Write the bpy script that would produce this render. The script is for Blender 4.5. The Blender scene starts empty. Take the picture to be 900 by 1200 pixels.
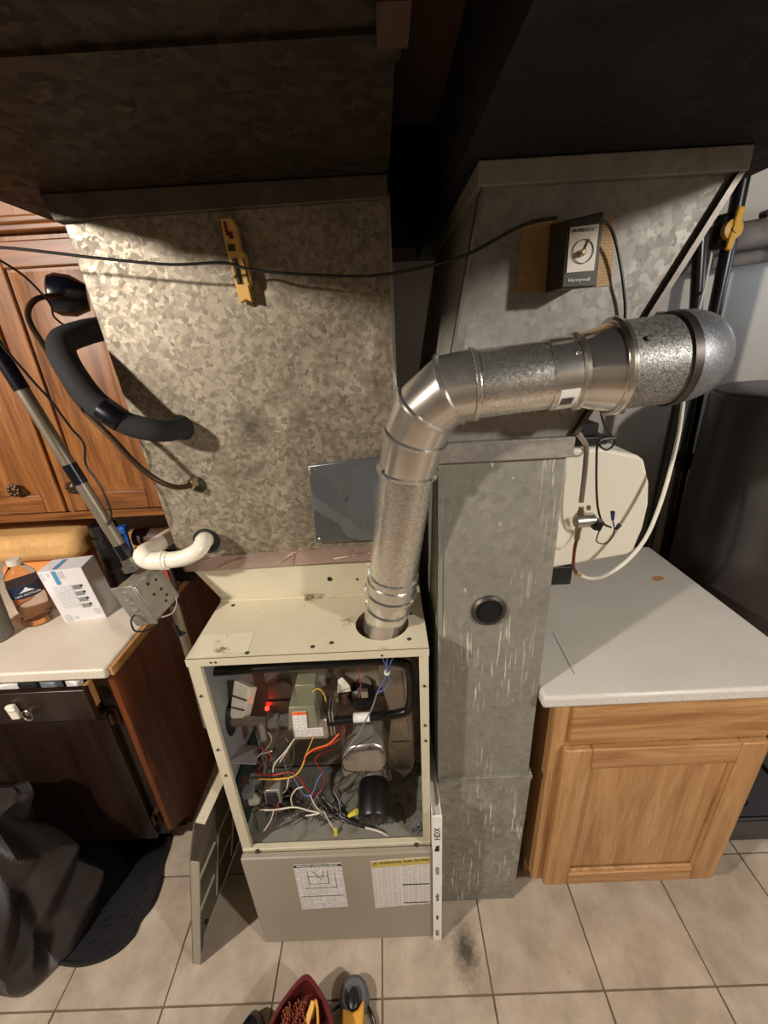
import bpy, math, random
from mathutils import Vector, Matrix, noise as mnoise
random.seed(7)
S = bpy.context.scene
COL = S.collection
# ------------------------------------------------------------------ camera
F_PX, PITCH, ROLL, YAW = 479.5, .3903, -.0545, -.0116
CAM = Vector((.1587, -.6903, 1.7035))
_f = Vector((math.sin(YAW)*math.cos(PITCH), math.cos(YAW)*math.cos(PITCH), -math.sin(PITCH)))
_r0 = Vector((math.cos(YAW), -math.sin(YAW), 0)); _u0 = _r0.cross(_f)
_r = math.cos(ROLL)*_r0 + math.sin(ROLL)*_u0
_u = -math.sin(ROLL)*_r0 + math.cos(ROLL)*_u0
cd = bpy.data.cameras.new('camera'); cam = bpy.data.objects.new('camera', cd); COL.objects.link(cam)
cd.sensor_fit = 'HORIZONTAL'; cd.sensor_width = 36; cd.lens = 36*F_PX/900; cd.clip_start = .02
cam.matrix_world = Matrix(((_r.x, _u.x, -_f.x, CAM.x), (_r.y, _u.y, -_f.y, CAM.y), (_r.z, _u.z, -_f.z, CAM.z), (0, 0, 0, 1)))
S.camera = cam
S.view_settings.view_transform = 'Standard'; S.view_settings.look = 'None'
S.view_settings.gamma = 1; S.view_settings.use_curve_mapping = False
S.view_settings.exposure = 1.0
# ------------------------------------------------------------------ world and lamps
W = bpy.data.worlds.new('world'); S.world = W; W.use_nodes = True
W.node_tree.nodes['Background'].inputs[0].default_value = (1, .9, .8, 1)
W.node_tree.nodes['Background'].inputs[1].default_value = .02
def lamp(name, loc, watts, col, radius):
    l = bpy.data.lights.new(name, 'POINT'); l.energy = watts; l.color = col; l.shadow_soft_size = radius
    o = bpy.data.objects.new(name, l); o.location = loc; COL.objects.link(o); return o
lamp('ceiling_bulb_left', (-1.42, -1.12, 2.27), 88, (1, .945, .865), .05)
lamp('ceiling_bulb_right', (1.75, -1.4, 2.25), 60, (1, .965, .91), .06)
lamp('fill_light_behind', (.1, -2.42, 2.15), 3, (1, .93, .83), .15)  # added fill behind the camera, no fixture known there
lamp('back_blue_light', (1.75, .75, 1.9), 1.5, (.6, .78, 1), .12)  # weak bluish lamp for the cool tint at the back, source assumed

# ------------------------------------------------------------------ measuring: a photo pixel and one known coordinate give a point
def at(u, v, x=None, y=None, z=None):
    d = _r*((u-450)/F_PX) + _u*((600-v)/F_PX) + _f
    if x is not None: t = (x-CAM.x)/d.x
    elif y is not None: t = (y-CAM.y)/d.y
    else: t = (z-CAM.z)/d.z
    return CAM + d*t

# ------------------------------------------------------------------ materials
def newmat(name):
    m = bpy.data.materials.new(name); m.use_nodes = True
    nt = m.node_tree; return m, nt, nt.nodes['Principled BSDF']
def lin(c):
    return tuple(((v/255)/12.92 if v/255 <= .04045 else ((v/255+.055)/1.055)**2.4) for v in c)
def rgba(c): return (*lin(c), 1)
def nd(nt, t, **kw):
    n = nt.nodes.new(t)
    for k, v in kw.items(): setattr(n, k, v)
    return n
def pos(nt, scale=(1, 1, 1)):
    g = nd(nt, 'ShaderNodeNewGeometry'); mp = nd(nt, 'ShaderNodeMapping'); mp.inputs['Scale'].default_value = scale
    nt.links.new(g.outputs['Position'], mp.inputs['Vector']); return mp.outputs[0]
def noise(nt, vec, scale, detail=4, rough=.6, dist=0):
    n = nd(nt, 'ShaderNodeTexNoise'); n.inputs['Scale'].default_value = scale; n.inputs['Detail'].default_value = detail
    n.inputs['Roughness'].default_value = rough; n.inputs['Distortion'].default_value = dist
    nt.links.new(vec, n.inputs['Vector']); return n.outputs['Fac']
def ramp(nt, fac, stops):
    r = nd(nt, 'ShaderNodeValToRGB'); e = r.color_ramp.elements
    while len(e) < len(stops): e.new(.5)
    for el, (p, c) in zip(e, stops):
        el.position = p; el.color = c if len(c) == 4 else (*c, 1)
    nt.links.new(fac, r.inputs[0]); return r.outputs[0]
def mix(nt, fac, a, b, mode='MIX'):
    m = nd(nt, 'ShaderNodeMix', data_type='RGBA', blend_type=mode)
    for s, v in ((0, fac), (6, a), (7, b)):
        if hasattr(v, 'links'): nt.links.new(v, m.inputs[s])
        else: m.inputs[s].default_value = v
    return m.outputs[2]
def bump(nt, b, h, strength=.2, dist=.002):
    n = nd(nt, 'ShaderNodeBump'); n.inputs['Strength'].default_value = strength; n.inputs['Distance'].default_value = dist
    nt.links.new(h, n.inputs['Height']); nt.links.new(n.outputs[0], b.inputs['Normal'])
def plain(name, c, rough=.5, metal=0, var=.12, scale=30, bmp=0):
    m, nt, b = newmat(name); v = pos(nt)
    n = noise(nt, v, scale)
    lo = tuple(x*(1-var) for x in lin(c)); hi = tuple(min(1, x*(1+var)) for x in lin(c))
    nt.links.new(ramp(nt, n, [(.3, lo), (.7, hi)]), b.inputs['Base Color'])
    b.inputs['Roughness'].default_value = rough; b.inputs['Metallic'].default_value = metal
    if bmp: bump(nt, b, n, bmp)
    return m
def galv(name, c1, c2, scale=55, metal=.75, rough=.42, stain=None, streak=0, rvar=1.0, fine=0, soot=None):
    m, nt, b = newmat(name); v = pos(nt)
    vo = nd(nt, 'ShaderNodeTexVoronoi'); vo.inputs['Scale'].default_value = scale; vo.inputs['Randomness'].default_value = 1
    nv = nd(nt, 'ShaderNodeTexNoise'); nv.inputs['Scale'].default_value = scale*.8; nv.inputs['Detail'].default_value = 3
    nt.links.new(v, nv.inputs['Vector'])
    dv = nd(nt, 'ShaderNodeVectorMath', operation='MULTIPLY_ADD')
    nt.links.new(nv.outputs['Color'], dv.inputs[0]); dv.inputs[1].default_value = (2.2/scale,)*3; nt.links.new(v, dv.inputs[2])
    nt.links.new(dv.outputs[0], vo.inputs['Vector'])
    sp = nd(nt, 'ShaderNodeSeparateColor'); nt.links.new(vo.outputs['Color'], sp.inputs[0])
    col = ramp(nt, sp.outputs[0], [(0, rgba(c1)), (1, rgba(c2))])
    big = noise(nt, v, 5, 4)
    col = mix(nt, .45, col, ramp(nt, big, [(.3, (.6, .58, .55)), (.7, (1, 1, 1))]), 'MULTIPLY')
    if stain:
        sn = noise(nt, v, 7, 6, .7)
        col = mix(nt, ramp(nt, sn, [(.5, (0, 0, 0)), (.72, (.75, .75, .75))]), col, rgba(stain))
    if soot:
        sv_ = nd(nt, 'ShaderNodeVectorMath', operation='DISTANCE'); nt.links.new(v, sv_.inputs[0]); sv_.inputs[1].default_value = soot
        sm_ = nd(nt, 'ShaderNodeMath', operation='MULTIPLY_ADD'); nt.links.new(noise(nt, v, 40, 5, .7), sm_.inputs[0]); sm_.inputs[1].default_value = .1
        nt.links.new(sv_.outputs['Value'], sm_.inputs[2])
        col = mix(nt, ramp(nt, sm_.outputs[0], [(.05, (.85, .85, .85)), (.105, (0, 0, 0))]), col, rgba((66, 56, 46)))
    if streak:
        s1 = noise(nt, pos(nt, (1, 1, .06)), 150, 3, .6); s2 = noise(nt, pos(nt, (1, 1, .4)), 60, 5, .75)
        s3 = noise(nt, pos(nt, (1, 1, .5)), 5, 2)
        k = nd(nt, 'ShaderNodeMath', operation='MULTIPLY'); nt.links.new(ramp(nt, s1, [(.58, (0, 0, 0)), (.66, (.8, .8, .8))]), k.inputs[0])
        nt.links.new(ramp(nt, s3, [(.45, (0, 0, 0)), (.6, (1, 1, 1))]), k.inputs[1])
        k2 = nd(nt, 'ShaderNodeMath', operation='MAXIMUM'); nt.links.new(k.outputs[0], k2.inputs[0])
        nt.links.new(ramp(nt, s2, [(.64, (0, 0, 0)), (.7, (.8, .8, .8))]), k2.inputs[1])
        col = mix(nt, k2.outputs[0], col, rgba((226, 222, 208)))
    nt.links.new(col, b.inputs['Base Color'])
    b.inputs['Metallic'].default_value = metal
    rr = nd(nt, 'ShaderNodeMapRange'); rr.inputs[3].default_value = rough-.1*rvar; rr.inputs[4].default_value = rough+.13*rvar
    nt.links.new(sp.outputs[1], rr.inputs[0]); nt.links.new(rr.outputs[0], b.inputs['Roughness'])
    if fine:
        bump(nt, b, noise(nt, v, fine, 3), .35, .001)
    return m
def wood(name, c1, c2, c3, axis='z', rough=.42, k=1.0):
    m, nt, b = newmat(name)
    sc = {'z': (1, 1, .07), 'x': (.07, 1, 1), 'y': (1, .07, 1)}[axis]
    v = pos(nt, sc)
    n1 = noise(nt, v, 26*k, 4, .55, 1.2); n2 = noise(nt, v, 170*k, 3, .6)
    col = ramp(nt, n1, [(.3, rgba(c1)), (.5, rgba(c2)), (.7, rgba(c3))])
    col = mix(nt, ramp(nt, n2, [(.52, (0, 0, 0)), (.68, (.55, .55, .55))]), col, rgba(c1))
    nt.links.new(col, b.inputs['Base Color']); b.inputs['Roughness'].default_value = rough
    bump(nt, b, n2, .08, .001); return m
def worn(name, base, stain, lo=.56, hi=.66, scale=16, rough=.45):
    m, nt, b = newmat(name); v = pos(nt)
    c = ramp(nt, noise(nt, v, 5, 3), [(.3, tuple(x*.86 for x in lin(base))), (.7, lin(base))])
    s = noise(nt, v, scale, 7, .72)
    c = mix(nt, ramp(nt, s, [(lo, (0, 0, 0)), (hi, (.85, .85, .85))]), c, rgba(stain))
    nt.links.new(c, b.inputs['Base Color']); b.inputs['Roughness'].default_value = rough; return m
def emit(name, c, s):
    m, nt, b = newmat(name); b.inputs['Base Color'].default_value = rgba(c)
    b.inputs['Emission Color'].default_value = rgba(c); b.inputs['Emission Strength'].default_value = s; return m
def speckle(name, base, dark, light, scale, rough=.35):
    m, nt, b = newmat(name); v = pos(nt)
    n = noise(nt, v, scale, 2, .8); c = ramp(nt, n, [(.33, rgba(dark)), (.45, rgba(base)), (.6, rgba(base)), (.72, rgba(light))])
    c = mix(nt, .5, c, ramp(nt, noise(nt, v, 6, 3), [(.3, (.85, .84, .82)), (.7, (1, 1, 1))]), 'MULTIPLY')
    nt.links.new(c, b.inputs['Base Color']); b.inputs['Roughness'].default_value = rough; return m
def printed(name, paper, ink, sx, sz, dens=.5, axis='XZ', rough=.6):
    # fine printed lines on paper: rows of broken dashes
    m, nt, b = newmat(name); v = pos(nt, (sx, sx, sz))
    br = nd(nt, 'ShaderNodeTexBrick'); br.offset = .37; br.squash = 1
    sw = nd(nt, 'ShaderNodeSeparateXYZ'); cb = nd(nt, 'ShaderNodeCombineXYZ')
    nt.links.new(v, sw.inputs[0]); nt.links.new(sw.outputs[0], cb.inputs[0]); nt.links.new(sw.outputs[2], cb.inputs[1])
    nt.links.new(cb.outputs[0], br.inputs['Vector'])
    br.inputs['Color1'].default_value = rgba(ink); br.inputs['Color2'].default_value = rgba(ink); br.inputs['Mortar'].default_value = rgba(paper)
    br.inputs['Scale'].default_value = 1; br.inputs['Mortar Size'].default_value = .1; br.inputs['Brick Width'].default_value = 1.3; br.inputs['Row Height'].default_value = .3
    k = ramp(nt, noise(nt, v, 1.1, 2), [(.5-dens*.3, (0, 0, 0)), (.6-dens*.3, (.8, .8, .8))])
    nt.links.new(mix(nt, k, rgba(paper), br.outputs[0]), b.inputs['Base Color']); b.inputs['Roughness'].default_value = rough; return m

M = {}
M['plenum'] = galv('galvanised_spangle_warm', (124, 113, 96), (172, 159, 138), 115, .4, .5, stain=(96, 80, 62), soot=(-.128, .187, 1.555))
M['trunk'] = galv('galvanised_baked_shade', (34, 26, 18), (66, 52, 38), 55, .45, .6)  # shade on the unlit underside is put into this dark colour
M['trunk2'] = galv('duct_baked_shade', (14, 9, 6), (20, 14, 10), 20, .1, .8)  # near-black base colour carries the shade under the right duct
M['hem'] = galv('galvanised_hem', (92, 82, 72), (112, 100, 88), 20, .4, .5)
M['return'] = galv('galvanised_streaked', (142, 138, 126), (154, 150, 138), 70, .3, .5, streak=1)
M['boot'] = galv('galvanised_boot', (138, 133, 124), (156, 150, 140), 90, .2, .58)
M['foot'] = galv('galvanised_foot', (134, 131, 119), (158, 154, 142), 60, .3, .5, streak=1)
M['pipe'] = galv('vent_pipe_bright', (214, 210, 202), (242, 239, 232), 260, .92, .25, fine=260, rvar=.35)
M['pipe2'] = galv('vent_pipe_plain', (226, 222, 214), (229, 225, 217), 60, .92, .2, rvar=.15)
M['pipe_rough'] = galv('vent_pipe_frosted', (104, 102, 98), (176, 174, 168), 480, .6, .45, fine=400)
M['pipe_dull'] = galv('vent_elbow_dull', (140, 143, 149), (164, 166, 171), 400, .7, .42, fine=300)
M['tin'] = galv('bright_cover_plate', (140, 148, 154), (158, 164, 168), 8, .8, .3)
M['steel'] = plain('steel', (170, 166, 160), .32, .95, .08)
M['steel_dark'] = plain('dark_steel', (86, 80, 74), .45, .8, .15)
M['foil'] = galv('foil_tape', (206, 180, 170), (216, 192, 182), 12, .75, .3, fine=45)
M['beige'] = worn('beige_enamel', (208, 197, 170), (120, 96, 66), .63, .72, 18)
M['beige_top'] = worn('beige_enamel_worn', (214, 203, 174), (110, 86, 56), .60, .68, 11)
M['patch'] = worn('scratched_paint', (226, 216, 188), (116, 84, 48), .57, .64, 22)
M['taupe'] = plain('taupe_enamel', (156, 146, 129), .42, 0, .03, 5)
M['panel_in'] = galv('door_inside_steel', (112, 104, 92), (134, 124, 108), 12, .45, .5)
M['inner_grey'] = plain('inner_grey_steel', (150, 154, 152), .4, .4, .08)
M['vest'] = galv('vestibule_steel', (150, 136, 120), (176, 160, 142), 9, .35, .45, stain=(120, 92, 76))
M['deck'] = worn('dusty_deck', (128, 124, 112), (66, 58, 48), .5, .66, 14, .7)
M['flue'] = galv('flue_channel_steel', (150, 140, 126), (180, 168, 152), 10, .75, .32)
M['black_iron'] = plain('black_iron', (26, 24, 22), .28, .3, .2)
M['black'] = plain('black_plastic', (16, 16, 18), .38, 0, .2)
M['black_matte'] = plain('black_matte', (24, 22, 22), .8, 0, .2)
M['foam'] = plain('black_foam', (34, 34, 35), .85, 0, .15, 90, .2)
M['insul_tape'] = plain('black_tape', (14, 14, 22), .25, 0, .1)
M['copper'] = plain('aged_copper', (84, 64, 48), .35, .8, .25)
M['copper_bright'] = plain('red_copper', (150, 92, 70), .35, .8, .2)
M['brass'] = plain('brass_fitting', (176, 160, 128), .3, .9, .1)
M['pvc'] = plain('white_pvc', (236, 228, 208), .35, 0, .05)
M['conduit'] = plain('grey_conduit', (140, 128, 112), .42, .6, .1)
M['jbox'] = galv('junction_steel', (150, 148, 140), (176, 174, 164), 30, .6, .4)
M['oak_dark'] = wood('warm_oak', (94, 54, 22), (142, 88, 42), (170, 112, 59))
M['oak_dark_x'] = wood('warm_oak_rail', (92, 52, 21), (136, 83, 40), (162, 105, 54), 'x')
M['oak_light'] = wood('honey_oak', (154, 108, 63), (182, 136, 86), (196, 152, 102))
M['oak_light_x'] = wood('honey_oak_rail', (148, 100, 56), (184, 138, 88), (200, 157, 106), 'x')
M['walnut'] = wood('cabinet_side_veneer', (72, 32, 12), (108, 54, 22), (126, 66, 28), 'z', .35, .7)
M['door_dark'] = wood('dark_cabinet_front', (26, 16, 11), (38, 24, 17), (46, 30, 22), 'z', .32, .6)
M['raw_wood'] = plain('raw_wood_edge', (190, 140, 84), .7, 0, .2, 40)
M['joist'] = wood('ceiling_joist_wood', (52, 34, 17), (70, 46, 24), (82, 56, 32), 'y', .8)
M['laminate'] = speckle('speckled_laminate', (216, 210, 200), (178, 168, 156), (236, 232, 224), 420)
M['laminate_l'] = speckle('cream_laminate', (226, 214, 196), (200, 184, 162), (240, 232, 218), 420)
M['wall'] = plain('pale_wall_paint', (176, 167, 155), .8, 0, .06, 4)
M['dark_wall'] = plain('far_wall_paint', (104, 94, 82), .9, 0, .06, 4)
M['white_plastic'] = plain('ivory_plastic', (240, 232, 212), .35, 0, .03, 3)
M['heater'] = plain('dark_grey_jacket', (58, 52, 50), .38, .2, .08, 3)
M['hose'] = plain('clear_white_tube', (222, 216, 200), .3, 0, .04)
M['dusty_pipe'] = plain('dusty_pipe', (104, 92, 84), .8, 0, .25, 20)
M['yellow_paint'] = plain('yellow_paint', (200, 150, 30), .45, 0, .1)
M['level'] = plain('level_yellow', (214, 166, 88), .4, 0, .06)
M['level_dark'] = plain('vial_green', (66, 64, 42), .2, 0, .2)
M['card'] = printed('manila_card', (178, 140, 90), (146, 110, 70), 60, 70, .45)
M['dial'] = plain('dial_plate', (216, 206, 190), .5, 0, .03)
M['stat'] = plain('humidistat_case', (58, 52, 48), .45, .2, .06)
M['paper'] = printed('label_small_print', (226, 220, 214), (128, 122, 118), 45, 75, .6)
M['paper_diag'] = printed('label_diagram_print', (228, 222, 218), (120, 116, 116), 40, 60, .4)
M['paper_plain'] = plain('label_white', (226, 222, 214), .6, 0, .03)
M['label_yellow'] = plain('label_yellow', (196, 176, 90), .6, 0, .04)
M['ink'] = plain('black_ink', (24, 22, 20), .6, 0, .05)
M['void'] = plain('unlit_opening', (5, 4, 4), 1, 0, .05)
M['white_ink'] = plain('white_ink', (226, 224, 218), .6, 0, .05)
M['filter'] = plain('white_filter_card', (238, 234, 226), .6, 0, .04)
M['red'] = plain('red_wire', (176, 44, 36), .4)
M['orange'] = plain('orange_wire', (226, 104, 52), .4)
M['yellow'] = plain('yellow_wire', (226, 178, 60), .4)
M['white'] = plain('white_wire', (220, 208, 190), .4)
M['blue'] = plain('blue_wire', (84, 108, 160), .4)
M['greywire'] = plain('grey_wire', (120, 126, 132), .4)
M['brownwire'] = plain('brown_wire', (84, 58, 44), .4)
M['greenwire'] = plain('green_wire', (52, 66, 44), .4)
M['blackwire'] = plain('black_wire', (24, 22, 20), .45)
M['nut_yellow'] = plain('yellow_wire_nut', (222, 200, 70), .4)
M['nut_blue'] = plain('blue_wire_nut', (36, 40, 96), .4)
M['valve_green'] = plain('valve_olive', (128, 126, 102), .45, .2, .06)
M['alu'] = plain('cast_aluminium', (186, 182, 172), .35, .9, .1)
M['board_green'] = plain('circuit_board', (28, 40, 34), .5)
M['glow'] = emit('red_indicator', (255, 30, 20), 6)
M['cloth_black'] = plain('dark_nylon', (46, 39, 37), .42, 0, .12, 12)
M['mat_black'] = plain('black_rubber', (16, 15, 17), .5, 0, .2, 60, .2)
M['maroon'] = plain('maroon_fabric', (96, 22, 24), .6, 0, .15)
M['bristle'] = plain('rust_bristle', (150, 78, 50), .85, 0, .3, 160, .6)
M['tool_yellow'] = plain('tool_yellow', (226, 164, 62), .45, 0, .05)
M['grey_rubber'] = plain('grey_rubber', (96, 94, 96), .6, 0, .06)
M['bin_grey'] = plain('bin_grey', (66, 66, 70), .5, 0, .06)
M['carton'] = plain('carton_white', (236, 232, 234), .5, 0, .02)
M['carton_side'] = plain('carton_side', (196, 190, 182), .6, 0, .03)
M['print_grey'] = printed('carton_print', (236, 232, 234), (150, 150, 158), 120, 70, .6)
M['print_blue'] = plain('carton_blue', (86, 150, 196), .5, 0, .03)
M['print_dark'] = printed('carton_small_print', (236, 232, 234), (96, 96, 110), 130, 90, .9)
M['tan_sponge'] = plain('tan_foam', (214, 166, 104), .8, 0, .1, 60, .2)
M['orange_sponge'] = plain('orange_foam', (232, 150, 84), .75, 0, .08, 60, .2)
M['brown_tube'] = plain('brown_tube', (88, 64, 50), .5, 0, .1)
M['blue_plastic'] = plain('blue_plastic', (30, 86, 170), .4, 0, .05)
M['red_label'] = plain('can_red', (206, 52, 56), .5, 0, .05)
M['cup_grey'] = plain('cup_grey', (112, 106, 100), .45, 0, .06)
M['bottle_label'] = plain('navy_label', (32, 40, 66), .45, 0, .06)
def glass(name, c, rough=.04):
    m, nt, b = newmat(name); b.inputs['Base Color'].default_value = rgba(c); b.inputs['Roughness'].default_value = rough
    b.inputs['Transmission Weight'].default_value = 1; b.inputs['IOR'].default_value = 1.2; return m
M['clear'] = glass('clear_plastic', (236, 236, 232))
# tiles: mottled beige, one sooty smudge where soot was dropped in front of the return duct
def tile_mat():
    m, nt, b = newmat('beige_floor_tile'); v = pos(nt)
    oi = nd(nt, 'ShaderNodeObjectInfo')
    c = ramp(nt, noise(nt, v, 9, 6, .62), [(.28, rgba((162, 145, 126))), (.52, rgba((186, 169, 149))), (.75, rgba((206, 191, 172)))])
    c = mix(nt, .35, c, ramp(nt, oi.outputs['Random'], [(0, (.86, .85, .84)), (1, (1, 1, 1))]), 'MULTIPLY')
    c = mix(nt, ramp(nt, noise(nt, v, 60, 3), [(.66, (0, 0, 0)), (.72, (.35, .35, .35))]), c, rgba((140, 116, 92)))
    s = nd(nt, 'ShaderNodeVectorMath', operation='SUBTRACT'); s.inputs[1].default_value = (.325, -.055, 0)
    nt.links.new(v, s.inputs[0])
    q = nd(nt, 'ShaderNodeVectorMath', operation='MULTIPLY'); q.inputs[1].default_value = (1.7, 1, 0); nt.links.new(s.outputs[0], q.inputs[0])
    ln = nd(nt, 'ShaderNodeVectorMath', operation='LENGTH'); nt.links.new(q.outputs[0], ln.inputs[0])
    nn = nd(nt, 'ShaderNodeMath', operation='MULTIPLY_ADD'); nt.links.new(noise(nt, v, 45, 5, .75), nn.inputs[0]); nn.inputs[1].default_value = .12
    nt.links.new(ln.outputs['Value'], nn.inputs[2])
    c = mix(nt, ramp(nt, nn.outputs[0], [(.075, (.92, .92, .92)), (.145, (0, 0, 0))]), c, rgba((66, 58, 46)))
    nt.links.new(c, b.inputs['Base Color']); b.inputs['Roughness'].default_value = .38
    bump(nt, b, noise(nt, v, 30, 4), .1, .002); return m
M['tile'] = tile_mat()
M['grout'] = plain('brown_grout', (122, 101, 80), .9, 0, .2, 12)

# ------------------------------------------------------------------ mesh building
class MB:
    def __init__(s): s.v = []; s.f = []
    def add(s, vs, fs):
        o = len(s.v); s.v += [Vector(p) for p in vs]; s.f += [tuple(i+o for i in f) for f in fs]; return s
    def box(s, a, b):
        x0, x1 = sorted((a[0], b[0])); y0, y1 = sorted((a[1], b[1])); z0, z1 = sorted((a[2], b[2]))
        return s.add([(x0, y0, z0), (x1, y0, z0), (x1, y1, z0), (x0, y1, z0), (x0, y0, z1), (x1, y0, z1), (x1, y1, z1), (x0, y1, z1)],
                     [(0, 3, 2, 1), (4, 5, 6, 7), (0, 1, 5, 4), (1, 2, 6, 5), (2, 3, 7, 6), (3, 0, 4, 7)])
    def hexa(s, lo, hi):   # two quads, same winding, counter-clockwise seen from the hi side
        return s.add(list(lo)+list(hi), [(3, 2, 1, 0), (4, 5, 6, 7), (0, 1, 5, 4), (1, 2, 6, 5), (2, 3, 7, 6), (3, 0, 4, 7)])
    def obox(s, c, ax, ay, az, sx, sy, sz):
        c = Vector(c); X = Vector(ax).normalized()*sx/2; Y = Vector(ay).normalized()*sy/2; Z = Vector(az).normalized()*sz/2
        return s.hexa([c-X-Y-Z, c+X-Y-Z, c+X+Y-Z, c-X+Y-Z], [c-X-Y+Z, c+X-Y+Z, c+X+Y+Z, c-X+Y+Z])
    def prism(s, poly, d):  # polygon points (3d) pushed along vector d
        n = len(poly); d = Vector(d); lo = [Vector(p) for p in poly]; hi = [p+d for p in lo]
        nrm = sum(((lo[i]-lo[0]).cross(lo[i+1]-lo[0]) for i in range(1, n-1)), Vector())
        if nrm.dot(d) < 0: lo.reverse(); hi.reverse()
        return s.add(lo+hi, [tuple(range(n-1, -1, -1)), tuple(range(n, 2*n))]+[(i, (i+1) % n, n+(i+1) % n, n+i) for i in range(n)])
    def rings(s, rings, cap=True, closed=False):
        n = len(rings[0]); o = len(s.v)
        for r in rings: s.v += [Vector(p) for p in r]
        m = len(rings)
        for k in range(m if closed else m-1):
            a = o+k*n; b = o+((k+1) % m)*n
            for i in range(n): s.f.append((a+i, a+(i+1) % n, b+(i+1) % n, b+i))
        if cap and not closed:
            s.f.append(tuple(o+i for i in range(n-1, -1, -1))); s.f.append(tuple(o+(m-1)*n+i for i in range(n)))
        return s
    def lathe(s, o, axis, prof, n=24, cap=True):  # prof: (distance along axis, radius)
        a = Vector(axis).normalized(); e = a.orthogonal().normalized(); g = a.cross(e); o = Vector(o)
        return s.rings([[o+a*h+(e*math.cos(2*math.pi*i/n)+g*math.sin(2*math.pi*i/n))*max(r, 1e-5) for i in range(n)] for h, r in prof], cap)
    def cyl(s, p, q, r, r2=None, n=16):
        p = Vector(p); q = Vector(q); return s.lathe(p, q-p, [(0, r), ((q-p).length, r if r2 is None else r2)], n)
    def tube(s, pts, r, n=8, sub=6):
        P = [Vector(p) for p in pts]
        if sub and len(P) > 2:
            Q = []
            for i in range(len(P)-1):
                p0 = P[max(i-1, 0)]; p1 = P[i]; p2 = P[i+1]; p3 = P[min(i+2, len(P)-1)]
                for k in range(sub):
                    t = k/sub
                    Q.append(.5*((2*p1)+(p2-p0)*t+(2*p0-5*p1+4*p2-p3)*t*t+(3*p1-p0-3*p2+p3)*t**3))
            P = Q+[P[-1]]
        rr = r if callable(r) else (lambda t: r)
        T = [(P[min(i+1, len(P)-1)]-P[max(i-1, 0)]).normalized() for i in range(len(P))]
        e = T[0].orthogonal().normalized(); R = []
        for i, p in enumerate(P):
            e = (e-T[i]*e.dot(T[i])).normalized(); g = T[i].cross(e); q = rr(i/(len(P)-1))
            R.append([p+(e*math.cos(2*math.pi*k/n)+g*math.sin(2*math.pi*k/n))*q for k in range(n)])
        return s.rings(R)
    def sphere(s, c, r, n=12, m=8, sc=(1, 1, 1)):
        c = Vector(c)
        return s.rings([[c+Vector((math.cos(2*math.pi*i/n)*math.sin(math.pi*(j+.02)/(m+.04))*r*sc[0], math.sin(2*math.pi*i/n)*math.sin(math.pi*(j+.02)/(m+.04))*r*sc[1], -math.cos(math.pi*(j+.02)/(m+.04))*r*sc[2])) for i in range(n)] for j in range(m+1)])
    def holeplate(s, x0, x1, y0, y1, z, t, cx, cy, r, n=32):  # horizontal plate with a round hole
        def edge(a):
            dx, dy = math.cos(a), math.sin(a); ts = []
            if dx > 1e-9: ts.append((x1-cx)/dx)
            if dx < -1e-9: ts.append((x0-cx)/dx)
            if dy > 1e-9: ts.append((y1-cy)/dy)
            if dy < -1e-9: ts.append((y0-cy)/dy)
            q = min(ts); return (cx+dx*q, cy+dy*q)
        an = sorted([2*math.pi*i/n for i in range(n)]+[math.atan2(b-cy, a-cx) % (2*math.pi) for a in (x0, x1) for b in (y0, y1)])
        I = [(cx+r*math.cos(a), cy+r*math.sin(a)) for a in an]; E = [edge(a) for a in an]
        R = [[(*p, z-t) for p in I], [(*p, z-t) for p in E], [(*p, z) for p in E], [(*p, z) for p in I]]
        return s.rings(R, closed=True)
    def mesh(s, name, off=(0, 0, 0), angle=.6):
        me = bpy.data.meshes.new(name); off = Vector(off)
        me.from_pydata([tuple(p-off) for p in s.v], [], s.f); me.validate()
        import bmesh
        bm = bmesh.new(); bm.from_mesh(me); bmesh.ops.recalc_face_normals(bm, faces=bm.faces); bm.to_mesh(me); bm.free()
        me.polygons.foreach_set('use_smooth', [True]*len(me.polygons)); me.set_sharp_from_angle(angle=angle); return me
def bev(o, w=.002, seg=2):
    m = o.modifiers.new('bevel', 'BEVEL'); m.width = w; m.segments = seg; m.limit_method = 'ANGLE'; m.angle_limit = .7; return o
def wloc(o):
    p = Vector()
    while o: p += o.location; o = o.parent
    return p
def tag(o, label=None, cat=None, group=None, kind=None):
    for k, v in (('label', label), ('category', cat), ('group', group), ('kind', kind)):
        if v: o[k] = v
    return o
def thing(name, label, cat, loc, group=None):
    o = bpy.data.objects.new(name, None); COL.objects.link(o); o.location = loc; o.empty_display_size = .05
    return tag(o, label, cat, group)
def part(name, mb, mat, parent, label=None, w=0, angle=.6):
    o = bpy.data.objects.new(name, mb.mesh(name, wloc(parent), angle)); COL.objects.link(o); o.parent = parent
    o.data.materials.append(M[mat] if isinstance(mat, str) else mat)
    if label: o['label'] = label
    if w: bev(o, w)
    return o
def solo(name, mb, mat, label, cat, group=None, w=0, kind=None, angle=.6):
    xs = [p.x for p in mb.v]; ys = [p.y for p in mb.v]; zs = [p.z for p in mb.v]
    base = Vector(((min(xs)+max(xs))/2, (min(ys)+max(ys))/2, min(zs)))
    o = bpy.data.objects.new(name, mb.mesh(name, base, angle)); COL.objects.link(o); o.location = base
    o.data.materials.append(M[mat]); tag(o, label, cat, group, kind)
    if w: bev(o, w)
    return o
def struct(name, mb, mat, label=None, w=0):
    return solo(name, mb, mat, label, None, kind='structure', w=w)
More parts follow.
